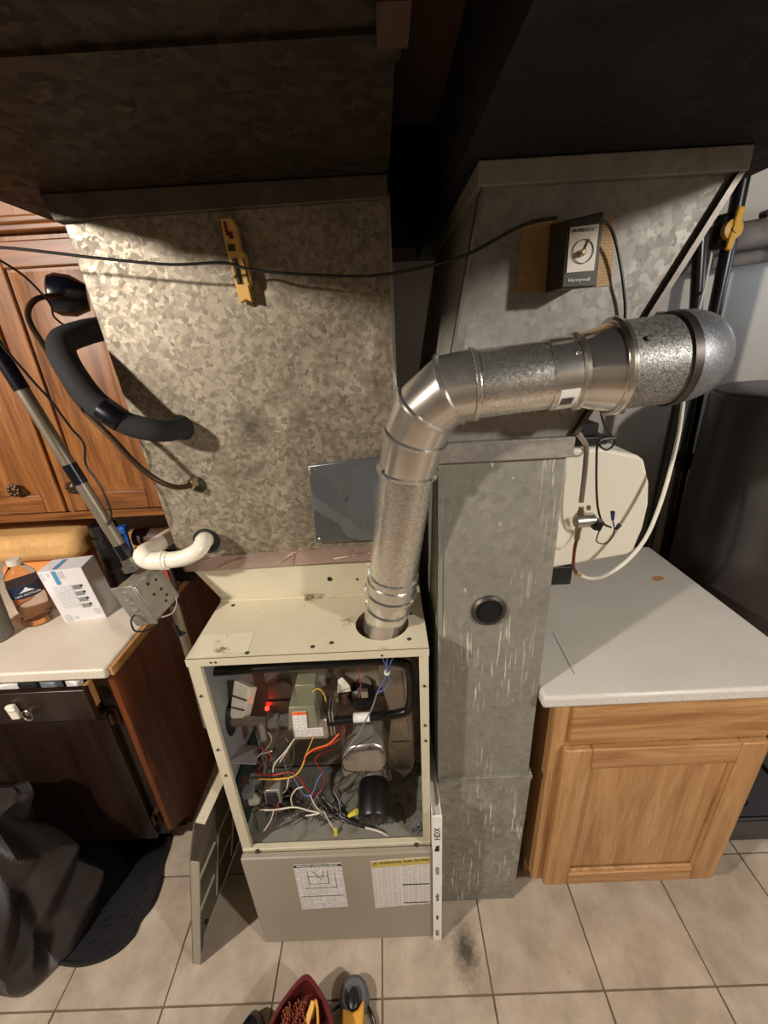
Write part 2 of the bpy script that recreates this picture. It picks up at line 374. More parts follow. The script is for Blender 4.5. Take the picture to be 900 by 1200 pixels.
def text(name, s, parent, mat, o, xdir, ydir, size, align='LEFT', depth=.0004):
    c = bpy.data.curves.new(name, 'FONT'); c.body = s; c.size = size; c.extrude = depth; c.align_x = align; c.align_y = 'CENTER'; c.resolution_u = 2
    t = bpy.data.objects.new(name, c); COL.objects.link(t)
    bpy.context.view_layer.update()
    me = bpy.data.meshes.new_from_object(t.evaluated_get(bpy.context.evaluated_depsgraph_get()))
    bpy.data.objects.remove(t); X = Vector(xdir).normalized(); Y = Vector(ydir).normalized(); Z = X.cross(Y)
    base = Vector(o)-wloc(parent)
    for v in me.vertices: v.co = base+X*v.co.x+Y*v.co.y+Z*v.co.z
    ob = bpy.data.objects.new(name, me); COL.objects.link(ob); ob.parent = parent; me.materials.clear(); me.materials.append(M[mat]); return ob

# ================================================================== SETTING
T = .311; GX, GY = -.5484, -.1461
floor = struct('floor', MB().box((-2.6, -2.6, -.08), (2.6, 1.1, -.004)), 'grout')
tm = MB().box((-T/2+.0022, -T/2+.0022, -.0038), (T/2-.0022, T/2-.0022, .0)).mesh('tile'); tm.materials.append(M['tile'])
for i in range(-7, 9):
    for j in range(-4, 4):
        o = bpy.data.objects.new('tile', tm); COL.objects.link(o); o.parent = floor
        o.location = Vector((GX+(i+.5)*T, GY+(j+.5)*T, random.uniform(-.0006, 0)))-floor.location
        bev(o, .0012, 1)
struct('wall_back', MB().box((-2.6, 1.1, -.08), (2.6, 1.2, 2.6)), 'wall')
struct('wall_left', MB().box((-2.7, -2.7, -.08), (-2.6, 1.2, 2.6)), 'dark_wall')
struct('wall_right', MB().box((2.6, -2.7, -.08), (2.7, 1.2, 2.6)), 'wall')
struct('wall_front', MB().box((-2.6, -2.7, -.08), (2.6, -2.6, 2.6)), 'dark_wall')
ceil = struct('ceiling', MB().box((-2.6, -2.6, 2.52), (2.6, 1.1, 2.6)), 'joist')
for k in range(13):   # joists run across the room over the ducts
    x = -2.4+k*.4+.02
    part('joist', MB().box((x, -2.6, 2.32), (x+.04, 1.1, 2.52)), 'joist', ceil)

struct('rim_beam', MB().box((-2.6, .86, 1.985), (.45, 1.1, 2.318)), 'joist')  # rim beam added to block the wall where the duct gap is dark
struct('joist_board', MB().box((.1905, -2.3, 2.1), (.2905, .35, 2.318)), 'joist')  # joist board filling the gap between the overhead ducts

# ================================================================== SUPPLY DUCT
PY = .2      # plenum face
pl = thing('supply_plenum', 'large warm grey galvanised sheet plenum standing above the furnace', 'duct', (-.1, .45, 1.2))
BL, BR, TL, TR = (-.357, 1.205), (.188, 1.205), (-.404, 1.95), (.188, 1.95)
mb = MB().hexa([(BL[0], PY, BL[1]), (BR[0], PY, BR[1]), (BR[0], .7, BR[1]), (BL[0], .7, BL[1])], [(TL[0], PY, TL[1]), (TR[0], PY, TR[1]), (TR[0], .7, TR[1]), (TL[0], .7, TL[1])])
part('sheet_body', mb, 'plenum', pl, w=.002)
part('corner_seam', MB().box((.183, PY-.006, 1.21), (.1895, PY+.002, 1.948)), 'steel', pl)
# cross-break: a very shallow pyramid fold on the face
part('cross_break', MB().add([(-.34, PY-.0002, 1.25), (.18, PY-.0002, 1.25), (.18, PY-.0002, 1.93), (-.395, PY-.0002, 1.93), (-.13, PY-.014, 1.56)], [(0, 1, 4), (1, 2, 4), (2, 3, 4), (3, 0, 4)]), 'plenum', pl, angle=.001)
part('top_hem', MB().prism([(-.425, PY-.012, 1.9755), (.186, PY-.012, 1.9755), (.186, PY-.014, 1.940), (-.41, PY-.014, 1.934)], (0, .014, 0)), 'hem', pl, 'folded sheet metal flange', w=.002)
acc = part('access_cover', MB().hexa([(-.018, PY-.009, 1.272), (.16, PY-.009, 1.272), (.16, PY-.009, 1.475), (-.014, PY-.009, 1.462)][::-1], [(-.018, PY-.016, 1.272), (.16, PY-.016, 1.272), (.16, PY-.016, 1.475), (-.014, PY-.016, 1.462)][::-1]), 'tin', pl, 'smooth bluish cover plate', w=.002)
for x, z in ((-.008, 1.452), (-.006, 1.282), (.15, 1.282)):
    part('screw', MB().lathe((x, PY-.016, z), (0, -1, 0), [(0, .005), (.002, .005), (.0035, .003)], 8), 'steel', acc)
part('foil_tape', MB().prism([(-.352, PY-.004, 1.205), (.16, PY-.004, 1.212), (.16, PY-.004, 1.252), (-.345, PY-.004, 1.242)], (0, .004, 0)), 'foil', pl, 'wrinkled shiny foil tape along the bottom joint')
# tape wrinkles
for x0, z0, x1, z1 in ((-.12, 1.215, -.07, 1.247), (-.085, 1.21, -.075, 1.25), (-.27, 1.212, -.2, 1.236), (.02, 1.222, .11, 1.232), (-.33, 1.222, -.28, 1.238)):
    part('tape_wrinkle', MB().tube([(x0, PY-.005, z0), ((x0+x1)/2, PY-.008, (z0+z1)/2+.003), (x1, PY-.005, z1)], .0018, 5, 3), 'foil', pl)
for (x, z, r, nm) in ((-.274, 1.559, .027, 'pipe_grommet'), (-.269, 1.429, .019, 'pipe_grommet'), (-.281, 1.287, .032, 'pipe_grommet')):
    part(nm, MB().lathe((x, PY, z), (0, -1, 0), [(0, r), (.006, r), (.013, r*.8), (.013, r*.55)], 20), 'black_matte' if r > .02 else 'steel_dark', pl)
tr = thing('supply_main_duct', 'dark galvanised duct overhead running above the left plenum', 'duct', (-.16, -.4, 1.976))
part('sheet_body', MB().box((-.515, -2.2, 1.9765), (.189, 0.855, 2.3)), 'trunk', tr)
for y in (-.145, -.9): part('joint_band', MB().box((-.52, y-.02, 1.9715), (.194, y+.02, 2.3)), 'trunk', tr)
part('hanger_clip', MB().box((.17, -.15, 1.968), (.2, -.21, 1.9765)), 'joist', tr)
# ================================================================== RETURN DUCT
rd = thing('return_duct', 'tall grey galvanised return drop streaked with white drips', 'duct', (.38, .33, 0))
RY = .069
part('duct_foot', MB().hexa([(.258, RY-.004, 0), (.504, RY-.004, 0), (.504, .6, 0), (.258, .6, 0)], [(.258, RY-.006, .592), (.512, RY-.006, .592), (.512, .6, .592), (.258, .6, .592)]), 'foot', rd, w=.002)
mb = MB().box((.258, RY, .592), (.505, .6, 1.515))
part('duct_riser', mb, 'return', rd, w=.002)
part('seam_cleat', MB().box((.2575, RY-.009, .586), (.514, .6, .6)), 'foot', rd, w=.0015)
part('corner_lap', MB().box((.258, RY-.003, .6), (.267, RY+.01, 1.5)), 'return', rd)
rng = part('test_hole_ring', MB().lathe((.371, RY, 1.142), (0, -1, 0), [(-.002, .039), (.004, .039), (.009, .034), (.008, .03), (-.004, .028)], 28, False), 'steel_dark', rd)
part('hole_shade_disc', MB().lathe((.371, RY-.0022, 1.142), (0, 1, 0), [(0, .0295), (.001, .0295)], 24), 'void', rng, 'black disc for the dark inside the round opening')  # flat black disc, the shade inside the hole put into its colour
part('collar_band', MB().box((.255, RY-.012, 1.487), (.512, .605, 1.527)), 'boot', rd, w=.003)
mb = MB().hexa([(.253, RY, 1.522), (.507, RY, 1.522), (.507, .6, 1.522), (.253, .6, 1.522)], [(.323, RY, 1.925), (.709, RY, 1.925), (.709, .6, 1.925), (.323, .6, 1.925)])
part('offset_boot', mb, 'boot', rd, 'flared offset transition below the trunk', w=.001)
def edge_strip(a, b, w): return MB().obox((Vector(a)+Vector(b))/2, Vector(b)-Vector(a), (0, 1, 0), (Vector(b)-Vector(a)).cross(Vector((0, 1, 0))), (Vector(b)-Vector(a)).length, .014, w)
part('boot_seam', edge_strip((.254, RY-.004, 1.526), (.3235, RY-.004, 1.915), .005), 'steel', rd)
part('boot_seam', edge_strip((.510, RY-.005, 1.53), (.709, RY-.005, 1.915), .009), 'steel_dark', rd)
part('boot_seam', edge_strip((.517, RY+.03, 1.53), (.716, RY+.03, 1.915), .006), 'steel_dark', rd)
part('top_hem', MB().box((.316, RY-.014, 1.912), (.716, .61, 1.9435)), 'boot', rd, 'folded sheet metal flange', w=.002)
rt = thing('return_main_duct', 'dark duct overhead running above the humidistat', 'duct', (.56, -.4, 1.945))
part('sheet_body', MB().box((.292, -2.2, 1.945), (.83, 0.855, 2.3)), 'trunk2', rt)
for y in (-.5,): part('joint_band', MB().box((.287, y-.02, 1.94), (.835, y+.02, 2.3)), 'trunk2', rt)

# ================================================================== FURNACE
FX0, FX1, FT = -.288, .229, 1.104
fu = thing('furnace', 'beige upflow gas furnace with its front open and wires showing', 'furnace', (-.03, .35, 0))
part('side_panel', MB().box((FX0, .012, 0), (FX0+.004, .7, FT-.002)), 'beige', fu)
part('side_panel', MB().box((FX1-.004, .012, 0), (FX1, .7, FT-.002)), 'beige', fu)
part('rear_panel', MB().box((FX0, .7, 0), (FX1, .705, FT-.002)), 'beige', fu)
top = part('top_panel', MB().holeplate(FX0-.001, FX1+.001, -.002, .705, FT, .003, .131, .092, .062), 'beige_top', fu, 'worn scratched top panel')
part('bare_patch', MB().prism([at(u, v, z=FT+.0001) for u, v in ((236, 745), (298, 741), (291, 763), (226, 771))], (0, 0, .0006)), 'patch', top, 'lighter scratched patch')
part('top_lip', MB().box((FX0-.001, -.003, FT-.019), (FX1+.001, .0, FT)), 'beige', top)
for x, y in ((-.02, .02), (.02, .03), (.19, .03), (-.16, .01), (-.25, .19), (.2, .12)):
    part('screw', MB().lathe((x, y, FT), (0, 0, 1), [(0, .005), (.001, .005), (.0025, .003)], 8), 'steel_dark', top)
# slanted beige strip of the coil casing behind the shelf
cc = thing('coil_casing', 'low beige flared casing between furnace top and plenum', 'casing', (-.08, .4, FT))
part('casing_shell', MB().hexa([(-.287, .216, FT+.0005), (.2, .216, FT+.0005), (.2, .69, FT+.0005), (-.287, .69, FT+.0005)], [(-.342, .21, 1.204), (.19, .21, 1.204), (.19, .69, 1.204), (-.342, .69, 1.204)]), 'beige', cc, w=.002)
part('base_flange', MB().box((-.287, .206, FT+.0005), (.2, .216, FT+.006)), 'beige_top', cc)
part('screw_hole', MB().lathe((.0, .2125, 1.155), (0, -1, 0), [(0, .006), (.0015, .006)], 10), 'ink', cc)
part('screw_hole', MB().lathe((.07, .2125, 1.15), (0, -1, 0), [(0, .003), (.0015, .003)], 8), 'ink', cc)
# front frame
part('front_stile', MB().prism([(FX0, 0, .43), (FX0+.026, 0, .43), (FX0+.026, 0, FT-.019), (FX0, 0, FT-.019)], (0, .012, 0)), 'beige', fu, w=.001)
part('front_stile', MB().prism([(FX1-.02, 0, .43), (FX1, 0, .43), (FX1, 0, FT-.019), (FX1-.02, 0, FT-.019)], (0, .012, 0)), 'beige', fu, w=.001)
for x, z in ((-.278, 1.0), (-.275, .83), (-.274, .74), (.219, 1.0), (.219, .88), (.22, .83), (-.235, 1.094), (-.225, 1.094), (.13, 1.092)):
    part('screw_hole', MB().lathe((x, .0, z), (0, -1, 0), [(0, .0028), (.0036, .0028)], 8), 'steel_dark', fu)
part('front_sill', MB().box((FX0+.001, -.004, .431), (FX1-.001, .012, .444)), 'beige', fu, w=.002)
bd = part('blower_door', MB().box((FX0-.001, -.022, .004), (FX1+.001, -.004, .434)), 'taupe', fu, 'taupe lower blower compartment door', w=.004)
for x in (-.245, .19): part('latch_screw', MB().lathe((x, -.004, .44), (0, -1, 0), [(0, .006), (.004, .006), (.007, .003)], 8), 'steel_dark', fu)
DY = -.0226
l1 = part('wiring_label', MB().prism([(-.152, DY, .183), (-.016, DY, .19), (-.018, DY, .404), (-.15, DY, .402)], (0, .0006, 0)), 'paper_diag', bd, 'white wiring diagram sticker')
part('label_header', MB().box((-.149, DY-.0004, .39), (-.019, DY, .4)), 'ink', l1)
text('lettering', 'PRODUCT WIRING DIAGRAM', l1, 'white_ink', (-.084, DY-.0006, .395), (1, 0, 0), (0, 0, 1), .0085, 'CENTER')
for a, b in (((-.115, .31), (-.06, .31)), ((-.115, .31), (-.115, .37)), ((-.06, .31), (-.06, .37)), ((-.115, .345), (-.06, .345)), ((-.13, .29), (-.04, .29)), ((-.04, .29), (-.04, .36)), ((-.1, .37), (-.08, .33)), ((-.08, .33), (-.07, .37)), ((-.145, .25), (-.025, .25))):
    part('diagram_line', MB().tube([(a[0], DY-.0004, a[1]), (b[0], DY-.0003, b[1])], .0006, 4, 0), 'ink', l1)
l2 = part('warning_label', MB().prism([(.062, DY, .175), (.224, DY, .19), (.224, DY, .415), (.062, DY, .405)], (0, .0006, 0)), 'paper', bd, 'warning sticker with yellow header')
part('label_header', MB().prism([(.063, DY-.0004, .375), (.223, DY-.0004, .384), (.223, DY-.0004, .412), (.063, DY-.0004, .402)], (0, .0004, 0)), 'label_yellow', l2)
text('lettering', '\u26a0 WARNING: RISK OF FIRE', l2, 'ink', (.066, DY-.0006, .394), (1, 0, .055), (0, 0, 1), .0125)
part('label_rule', MB().box((.145, DY-.0004, .286), (.222, DY, .291)), 'ink', l2)
part('label_rule', MB().box((.145, DY-.0004, .196), (.222, DY, .2)), 'ink', l2)
part('label_rule', MB().box((.141, DY-.0004, .185), (.144, DY, .375)), 'paper_plain', l2)
# compartment inside
IY = .235
part('vestibule_panel', MB().box((FX0+.004, IY, .44), (FX1-.004, IY+.004, FT-.004)), 'vest', fu)
part('deck', MB().box((FX0+.004, .012, .428), (FX1-.004, IY, .434)), 'deck', fu)
part('inner_wall', MB().box((FX0+.004, .012, .442), (FX0+.007, IY, FT-.004)), 'inner_grey', fu)
part('inner_wall', MB().box((FX1-.007, .012, .442), (FX1-.004, IY, FT-.004)), 'vest', fu)
part('knockout_hole', MB().prism([(FX0+.0074, .1+.035*math.cos(a*math.pi/8), .815+.05*math.sin(a*math.pi/8)) for a in range(16)], (.0006, 0, 0)), 'ink', fu)
bb = part('burner_box', MB().box((-.215, .195, .77), (.115, IY, .985)), 'vest', fu, 'brown burner box behind the gas valve', w=.004)
for k in range(4):
    part('burner_port', MB().lathe((-.16+k*.075, .195, .83), (0, -1, 0), [(0, .022), (.012, .022), (.012, .017)], 16), 'vest', bb)
part('box_flange', MB().box((-.22, .19, .758), (.12, .196, .772)), 'vest', bb)
# gas manifold: black pipe out of the valve, up the right and back along the top
GYp = .085
mp = part('gas_pipe', MB().tube([at(385, 846, y=GYp), at(430, 841, y=GYp), at(468, 836, y=GYp), at(480, 828, y=GYp), at(482, 805, y=GYp), at(480, 785, y=GYp), at(472, 777, y=GYp), at(440, 774, y=GYp), at(340, 781, y=GYp), at(262, 786, y=GYp), at(238, 788, y=GYp)], .0115, 12, 5), 'black_iron', fu, 'black iron gas pipe loop')
c = at(424, 841, y=GYp)
part('pipe_label', MB().lathe(c-Vector((.021, 0, -.0005)), (1, 0, .03), [(0, .0122), (.042, .0122)], 14), 'paper_plain', mp, 'cream sticker on pipe')
# gas valve
vc = at(361, 845, y=.085)
gv = part('gas_valve', MB().box(vc+1.28*Vector((-.034, -.01, -.042)), vc+1.28*Vector((.04, .05, .012))), 'alu', fu, 'grey and olive gas valve', w=.006)
part('valve_head', MB().hexa([vc+1.28*Vector(p) for p in ((-.034, -.022, .006), (.026, -.022, .006), (.026, .045, .006), (-.034, .045, .006))], [vc+1.28*Vector(p) for p in ((-.03, -.012, .052), (.02, -.012, .052), (.02, .045, .052), (-.03, .045, .052))]), 'valve_green', gv, w=.003)
part('valve_tower', MB().box(vc+1.28*Vector((-.018, .01, .05)), vc+1.28*Vector((.022, .045, .085))), 'valve_green', gv, w=.003)
part('valve_label', MB().prism([vc+1.28*Vector(p) for p in ((-.024, -.0235, .01), (.004, -.0235, .01), (.004, -.015, .044), (-.024, -.015, .044))], (0, -.001, 0)), 'paper', gv)
part('label_stripe', MB().prism([vc+1.28*Vector(p) for p in ((-.024, -.0175, .038), (.004, -.0175, .038), (.004, -.016, .044), (-.024, -.016, .044))], (0, -.0012, 0)), 'orange', gv)
part('valve_label', MB().box(vc+1.28*Vector((-.028, -.0112, -.03)), vc+1.28*Vector((.03, -.0098, -.008))), 'paper', gv)
part('valve_flange', MB().lathe(vc+1.28*Vector((-.034, .015, -.012)), (-1, 0, 0), [(0, .026), (.008, .026), (.008, .018), (.016, .018)], 12), 'steel', gv)
part('valve_flange', MB().lathe(vc+1.28*Vector((.04, .015, -.012)), (1, 0, 0), [(0, .024), (.008, .024), (.008, .017), (.018, .017)], 12), 'alu', gv)
for dx in (.044, .05): part('valve_rib', MB().box(vc+1.28*Vector((dx, -.006, -.036)), vc+1.28*Vector((dx+.003, .04, .03))), 'alu', gv)
# inlet from the left wall
a0 = at(226, 850, y=.1); a1 = at(345, 846, y=.1)
ip = part('inlet_pipe', MB().cyl((FX0-.02, .1, vc.z-.008), (vc.x-.048, .1, vc.z-.008), .0125), 'conduit', fu)
part('pipe_union', MB().lathe((-.185, .1, vc.z-.008), (1, 0, 0), [(0, .017), (.006, .024), (.03, .024), (.034, .018), (.05, .018), (.05, .021), (.062, .021)], 8), 'steel', ip)
part('pipe_elbow', MB().tube([(FX0-.004, .1, vc.z-.008), (FX0-.022, .1, vc.z-.008), (FX0-.03, .104, vc.z-.006), (FX0-.034, .13, vc.z-.004), (FX0-.034, .18, vc.z-.004)], .02, 12, 4), 'alu', ip)
part('drip_tee', MB().cyl((-.205, .1, vc.z-.01), (-.205, .095, vc.z-.065), .013), 'steel', ip)
# rollout switch block (white ribbed)
rs = part('limit_block', MB().hexa([at(u, v, y=.1) for u, v in ((268, 842), (284, 844), (293, 806), (274, 797))], [at(u, v, y=.14)+Vector((.02, 0, 0)) for u, v in ((268, 842), (284, 844), (293, 806), (274, 797))]), 'pvc', fu, 'dusty white ribbed block', w=.003)
for t in (.3, .6): part('block_rib', MB().tube([at(268+6*t, 842-45*t, y=.098), at(284+9*t, 844-38*t, y=.098)], .002, 5, 0), 'steel_dark', rs)
# pressure switch: black disc, white bracket
pc = at(424, 818, y=.16)
ps = part('pressure_switch', MB().lathe(pc, (0, -1, .35), [(-.03, .036), (-.01, .038), (0, .036), (.006, .028), (.012, .012), (.02, .012)], 20), 'black', fu, 'round black pressure switch')
part('switch_terminal', MB().obox(pc+Vector((.01, -.012, .03)), (1, 0, 0), (0, 1, 0), (0, 0, 1), .018, .012, .022), 'alu', ps)
sb = part('switch_bracket', MB().prism([at(u, v, y=.15) for u, v in ((395, 812), (411, 810), (410, 804), (401, 794), (396, 797))], (0, .002, 0)), 'pvc', fu)
part('switch_body', MB().lathe(at(402, 817, y=.15), (0, -.3, -1), [(-.012, .012), (.016, .012)], 12), 'brownwire', sb)
# flue channel (drawn steel) on the right
cx0, cx1 = .112, .2
prof = [(cx0, 1.085)]
ch = [(cx0+.0, 1.085), (cx1, 1.085), (cx1, .56)]
for k in range(1, 10):
    a = -math.pi/2*k/9*1.25
    ch.append((cx1-.075+.075*math.cos(a), .56+.1*math.sin(a)))
ch += [(cx0+.01, .48), (cx0, .56), (cx0+.02, .75), (cx0-.005, .9)]
fl = part('flue_channel', MB().prism([(x, .15, z) for x, z in ch], (0, .085, 0)), 'flue', fu, 'drawn steel flue channel', w=.012)
part('channel_crease', MB().box((cx0+.025, .1475, .615), (cx1-.012, .151, .64)), 'flue', fl, w=.001)
part('channel_ridge', MB().prism([(cx0+.05, .147, .66), (cx0+.075, .147, .66), (cx0+.06, .147, .9), (cx0+.035, .147, .9)], (0, .004, 0)), 'flue', fl, w=.001)
# draft inducer: cast lid, cradle, black vented motor pointing at the viewer
ind = part('inducer_housing', MB().prism([at(u, v, y=.07) for u, v in ((403, 884), (412, 877), (437, 873), (449, 877), (453, 893), (449, 902), (440, 906), (425, 904), (412, 908), (402, 912), (400, 896))], (.004, .075, .02)), 'alu', fu, 'bright cast draft inducer housing', w=.005)
part('housing_rim', MB().tube([at(u, v, y=.066) for u, v in ((404, 889), (414, 882), (438, 878), (447, 882), (450, 896))], .003, 6, 4), 'steel', ind)
for u, v in ((405, 890), (433, 877), (448, 882)): part('screw', MB().sphere(at(u, v, y=.066), .0032, 8, 5), 'steel_dark', ind)
mc = at(438, 961, y=.022); ma = Vector((0, 1, .22)).normalized()
mo = part('inducer_motor', MB().lathe(mc, ma, [(-.004, .012), (-.002, .03), (.002, .04), (.008, .0425), (.088, .0425), (.096, .038)], 28), 'black', fu, 'black vented inducer motor')
part('motor_cradle', MB().lathe(mc, ma, [(.09, .034), (.112, .036), (.116, .043), (.124, .043), (.135, .03)], 24), 'alu', mo)
for k in range(16):
    a = 2*math.pi*k/16; e = ma.orthogonal().normalized(); g = ma.cross(e); d = e*math.cos(a)+g*math.sin(a)
    part('vent_slot', MB().obox(mc+d*.029-ma*.0015, d, ma.cross(d), ma, .013, .0042, .003), 'black_matte' if k % 2 else 'steel_dark', mo)
part('shaft_cap', MB().lathe(mc, -ma, [(0, .01), (.006, .01), (.008, .006)], 12), 'steel_dark', mo)
part('motor_bracket', MB().obox(mc+ma*.105+Vector((.034, .01, .01)), (0, 1, .2), (1, 0, 0), (0, 0, 1), .05, .006, .03), 'alu', mo)
# control board tray on the left wall
br_ = part('board_tray', MB().prism([at(u, v, y=y) for u, v, y in ((266, 893, .03), (300, 895, .06), (305, 874, .12), (276, 872, .12))], (0, 0, -.004)), 'inner_grey', fu, 'grey sheet metal control tray')
bo = part('control_board', MB().box((FX0+.012, .03, .5), (FX0+.018, .19, .66)), 'board_green', fu)
for y, z, sx, sz, m in ((.05, .6, .025, .025, 'inner_grey'), (.1, .57, .035, .045, 'inner_grey'), (.15, .62, .02, .025, 'black'), (.07, .54, .03, .02, 'pvc'), (.13, .53, .02, .02, 'steel'), (.05, .64, .012, .012, 'brownwire')):
    part('board_component', MB().box((FX0+.018, y-.012, z-sz/2), (FX0+.018+sx, y+.012, z+sz/2)), m, bo)
tf = part('transformer', MB().box((-.22, .05, .545), (-.175, .1, .6)), 'jbox', fu, w=.003)
part('coil_winding', MB().box((-.213, .043, .552), (-.182, .107, .593)), 'black_matte', tf, w=.006)
part('relay', MB().box((-.2, .08, .47), (-.16, .12, .51)), 'black', fu, w=.003)
part('indicator_lamp', MB().sphere(at(313, 830, y=.18), .0065, 12, 8), 'glow', fu, 'glowing red indicator')
# wires
def wire(mat, pts, r=.0022, y=.07): part('wire', MB().tube([at(p[0], p[1], y=(p[2] if len(p) > 2 else y)) for p in pts], r*.72, 6, 5), mat, fu)
wire('orange', [(397, 860), (385, 872), (368, 878), (358, 886), (357, 892)], .0034)
wire('red', [(400, 858, .1), (402, 845, .12), (398, 865, .1), (380, 876, .08), (362, 882, .075)], .0026)
wire('yellow', [(357, 890), (352, 902), (343, 910), (325, 913), (303, 913)], .003)
wire('red', [(300, 907), (320, 908), (340, 905), (350, 912), (358, 922), (366, 930)], .0026)
wire('red', [(388, 878, .1), (372, 886, .1), (370, 894, .1), (378, 905, .1), (379, 920, .1), (372, 930, .09), (363, 932, .08)], .002)
wire('blue', [(344, 910, .06), (350, 922, .06), (358, 932, .06), (366, 930, .06), (371, 917, .07), (378, 905, .09), (386, 900, .12)], .0026)
wire('white', [(303, 925), (312, 930), (325, 931), (335, 926), (338, 913)], .0028)
wire('white', [(304, 949), (322, 949), (345, 946), (362, 950), (374, 953), (358, 956)], .0028, .04)
wire('white', [(364, 933), (370, 945), (378, 953)], .0026, .05)
wire('white', [(380, 952), (386, 963), (393, 974)], .0024, .035)
wire('white', [(320, 905), (322, 895), (335, 880), (345, 866)], .0026)
wire('white', [(345, 866), (335, 882), (328, 893)], .002)
wire('white', [(321, 949), (318, 960), (312, 970), (309, 974)], .0022, .03)
wire('brownwire', [(325, 950), (320, 963), (310, 975)], .0022, .03)
wire('brownwire', [(297, 905), (308, 893), (316, 880), (322, 866), (326, 852)], .0026)
wire('brownwire', [(330, 905), (345, 918), (342, 930), (344, 943)], .0022)
wire('white', [(343, 945, .05), (341, 935, .05), (347, 925, .05), (355, 922, .05)], .0022)
wire('greenwire', [(343, 868), (345, 885), (341, 897), (333, 906)], .0024)
wire('greywire', [(331, 950), (325, 942), (330, 935), (340, 932)], .0024)
wire('red', [(305, 875), (312, 880), (318, 886), (316, 892)], .002)
wire('white', [(304, 884), (312, 882), (319, 880)], .002)
wire('red', [(302, 892), (306, 898), (302, 903)], .002)
wire('blue', [(447, 768, .05), (452, 780, .05), (454, 788, .05), (448, 800, .06), (442, 812, .06)], .0022)
wire('blue', [(461, 770, .05), (456, 780, .05), (455, 790, .05), (457, 800, .055), (450, 808, .06), (442, 812, .06)], .0022)
wire('blue', [(454, 770, .045), (453, 780, .045), (454, 790, .045)], .0022)
wire('greywire', [(442, 812, .06), (436, 830, .05), (428, 845, .05), (420, 860, .06), (408, 876, .06), (402, 888, .06)], .0024)
part('cable_tie', MB().lathe(at(453.5, 788, y=.05), (0, 0, 1), [(-.003, .007), (.003, .007)], 10), 'paper_plain', fu)
wire('red', [(422, 782, .12), (421, 795, .12), (423, 806, .12), (421, 818, .12)], .0018)
wire('yellow', [(365, 812, .1), (372, 807, .09), (379, 812, .09), (382, 822, .09)], .002)
wire('blackwire', [(379, 812, .1), (384, 822, .09), (380, 832, .09), (388, 838, .09)], .002)
wire('yellow', [(368, 862), (362, 876), (357, 888)], .0018)
for k in range(14):
    u0 = random.uniform(330, 405); v0 = random.uniform(925, 945); u1 = u0+random.uniform(-30, 30)
    wire(random.choice(['blackwire', 'blackwire', 'brownwire', 'greywire']), [(u0, v0, .1), (u0+random.uniform(-12, 12), v0+12, .08), (u1, v0+random.uniform(22, 34), .05)], .0024)
for k in range(9):
    u0 = random.uniform(305, 345); v0 = random.uniform(850, 880)
    wire(random.choice(['brownwire', 'blackwire', 'greywire', 'white']), [(u0, v0, .11), (u0+random.uniform(-8, 12), v0+14, .09), (u0+random.uniform(-20, 25), v0+38, .08)], .0022)
for k in range(10):
    u0 = random.uniform(300, 350); v0 = random.uniform(915, 935)
    wire(random.choice(['brownwire', 'blackwire', 'red', 'white', 'brownwire']), [(u0, v0, .08), (u0+random.uniform(-14, 14), v0+10, .06), (u0+random.uniform(-22, 22), v0+26, .05)], .002)
wire('blackwire', [(372, 925, .13), (388, 945, .09), (402, 958, .06), (420, 966, .045), (440, 970, .04)], .0045)
wire('blackwire', [(366, 935, .12), (385, 952, .08), (405, 963, .05), (428, 970, .04)], .0038)
wire('white', [(428, 970, .03), (446, 975, .025), (462, 985, .02)], .0038)
wire('blackwire', [(409, 884, .06), (402, 890, .05), (404, 902, .05), (418, 905, .05)], .0022)
wire('blackwire', [(465, 940, .1), (472, 948, .08), (471, 958, .06), (475, 966, .05)], .0024)
for a, b in (((393, 972), (395, 984)), ((409, 956), (418, 951))):
    part('wire_nut', MB().cyl(at(*a, y=.033), at(*b, y=.03), .0048, .0075, 10), 'nut_yellow', fu)
for k in range(5):
    u = 483+random.uniform(-3, 6); v = 968+k*3
    wire('greywire', [(u, v, .03), (u+6, v-7, .028), (u+9, v+3, .026), (u+1, v+8, .025), (u-3, v+3, .025)], .002)

# ================================================================== VENT PIPE
vp = thing('vent_pipe', 'shiny metal flue pipe rising from the furnace and bending right', 'pipe', (.131, .088, FT))
A = Vector((.133, .1, FT-.02)); B = at(458, 692, y=.082); Cc = at(477, 550, y=.045)
def seg(a, b, r0, r1, mat, name, beads=(), n=40, extra=()):
    a = Vector(a); b = Vector(b); L = (b-a).length; pr = [(0, r0)]
    for t in beads:
        h = t*L; r = r0+(r1-r0)*t
        pr += [(h-.005, r), (h-.0025, r+.004), (h+.0025, r+.004), (h+.005, r)]
    pr.append((L, r1)); return part(name, MB().lathe(a, b-a, pr, n), mat, vp)
R4 = .0515
seg(A, B+(B-A)*.1, R4-.003, R4-.003, 'pipe2', 'vent_collar', (.55,))
d1 = (Cc-B).normalized(); L1 = (Cc-B).length
seg(B-d1*.012, B+d1*.03, R4+.003, R4+.003, 'pipe2', 'swivel_band', (.3,))
p = seg(B+d1*.02, Cc, R4, R4-.0005, 'pipe', 'pipe_section', (.1,))
for k in range(9):   # crimped end
    a = -1.2+k*.28; e = Vector((1, 0, 0)); e = (e-d1*e.dot(d1)).normalized(); g = d1.cross(e)
    part('crimp', MB().obox(B+d1*.047+(e*math.sin(a)-g*math.cos(a))*(-1 if g.y > 0 else 1)*(R4+.0005), d1, e, g, .016, .0025, .0025), 'pipe2', p)
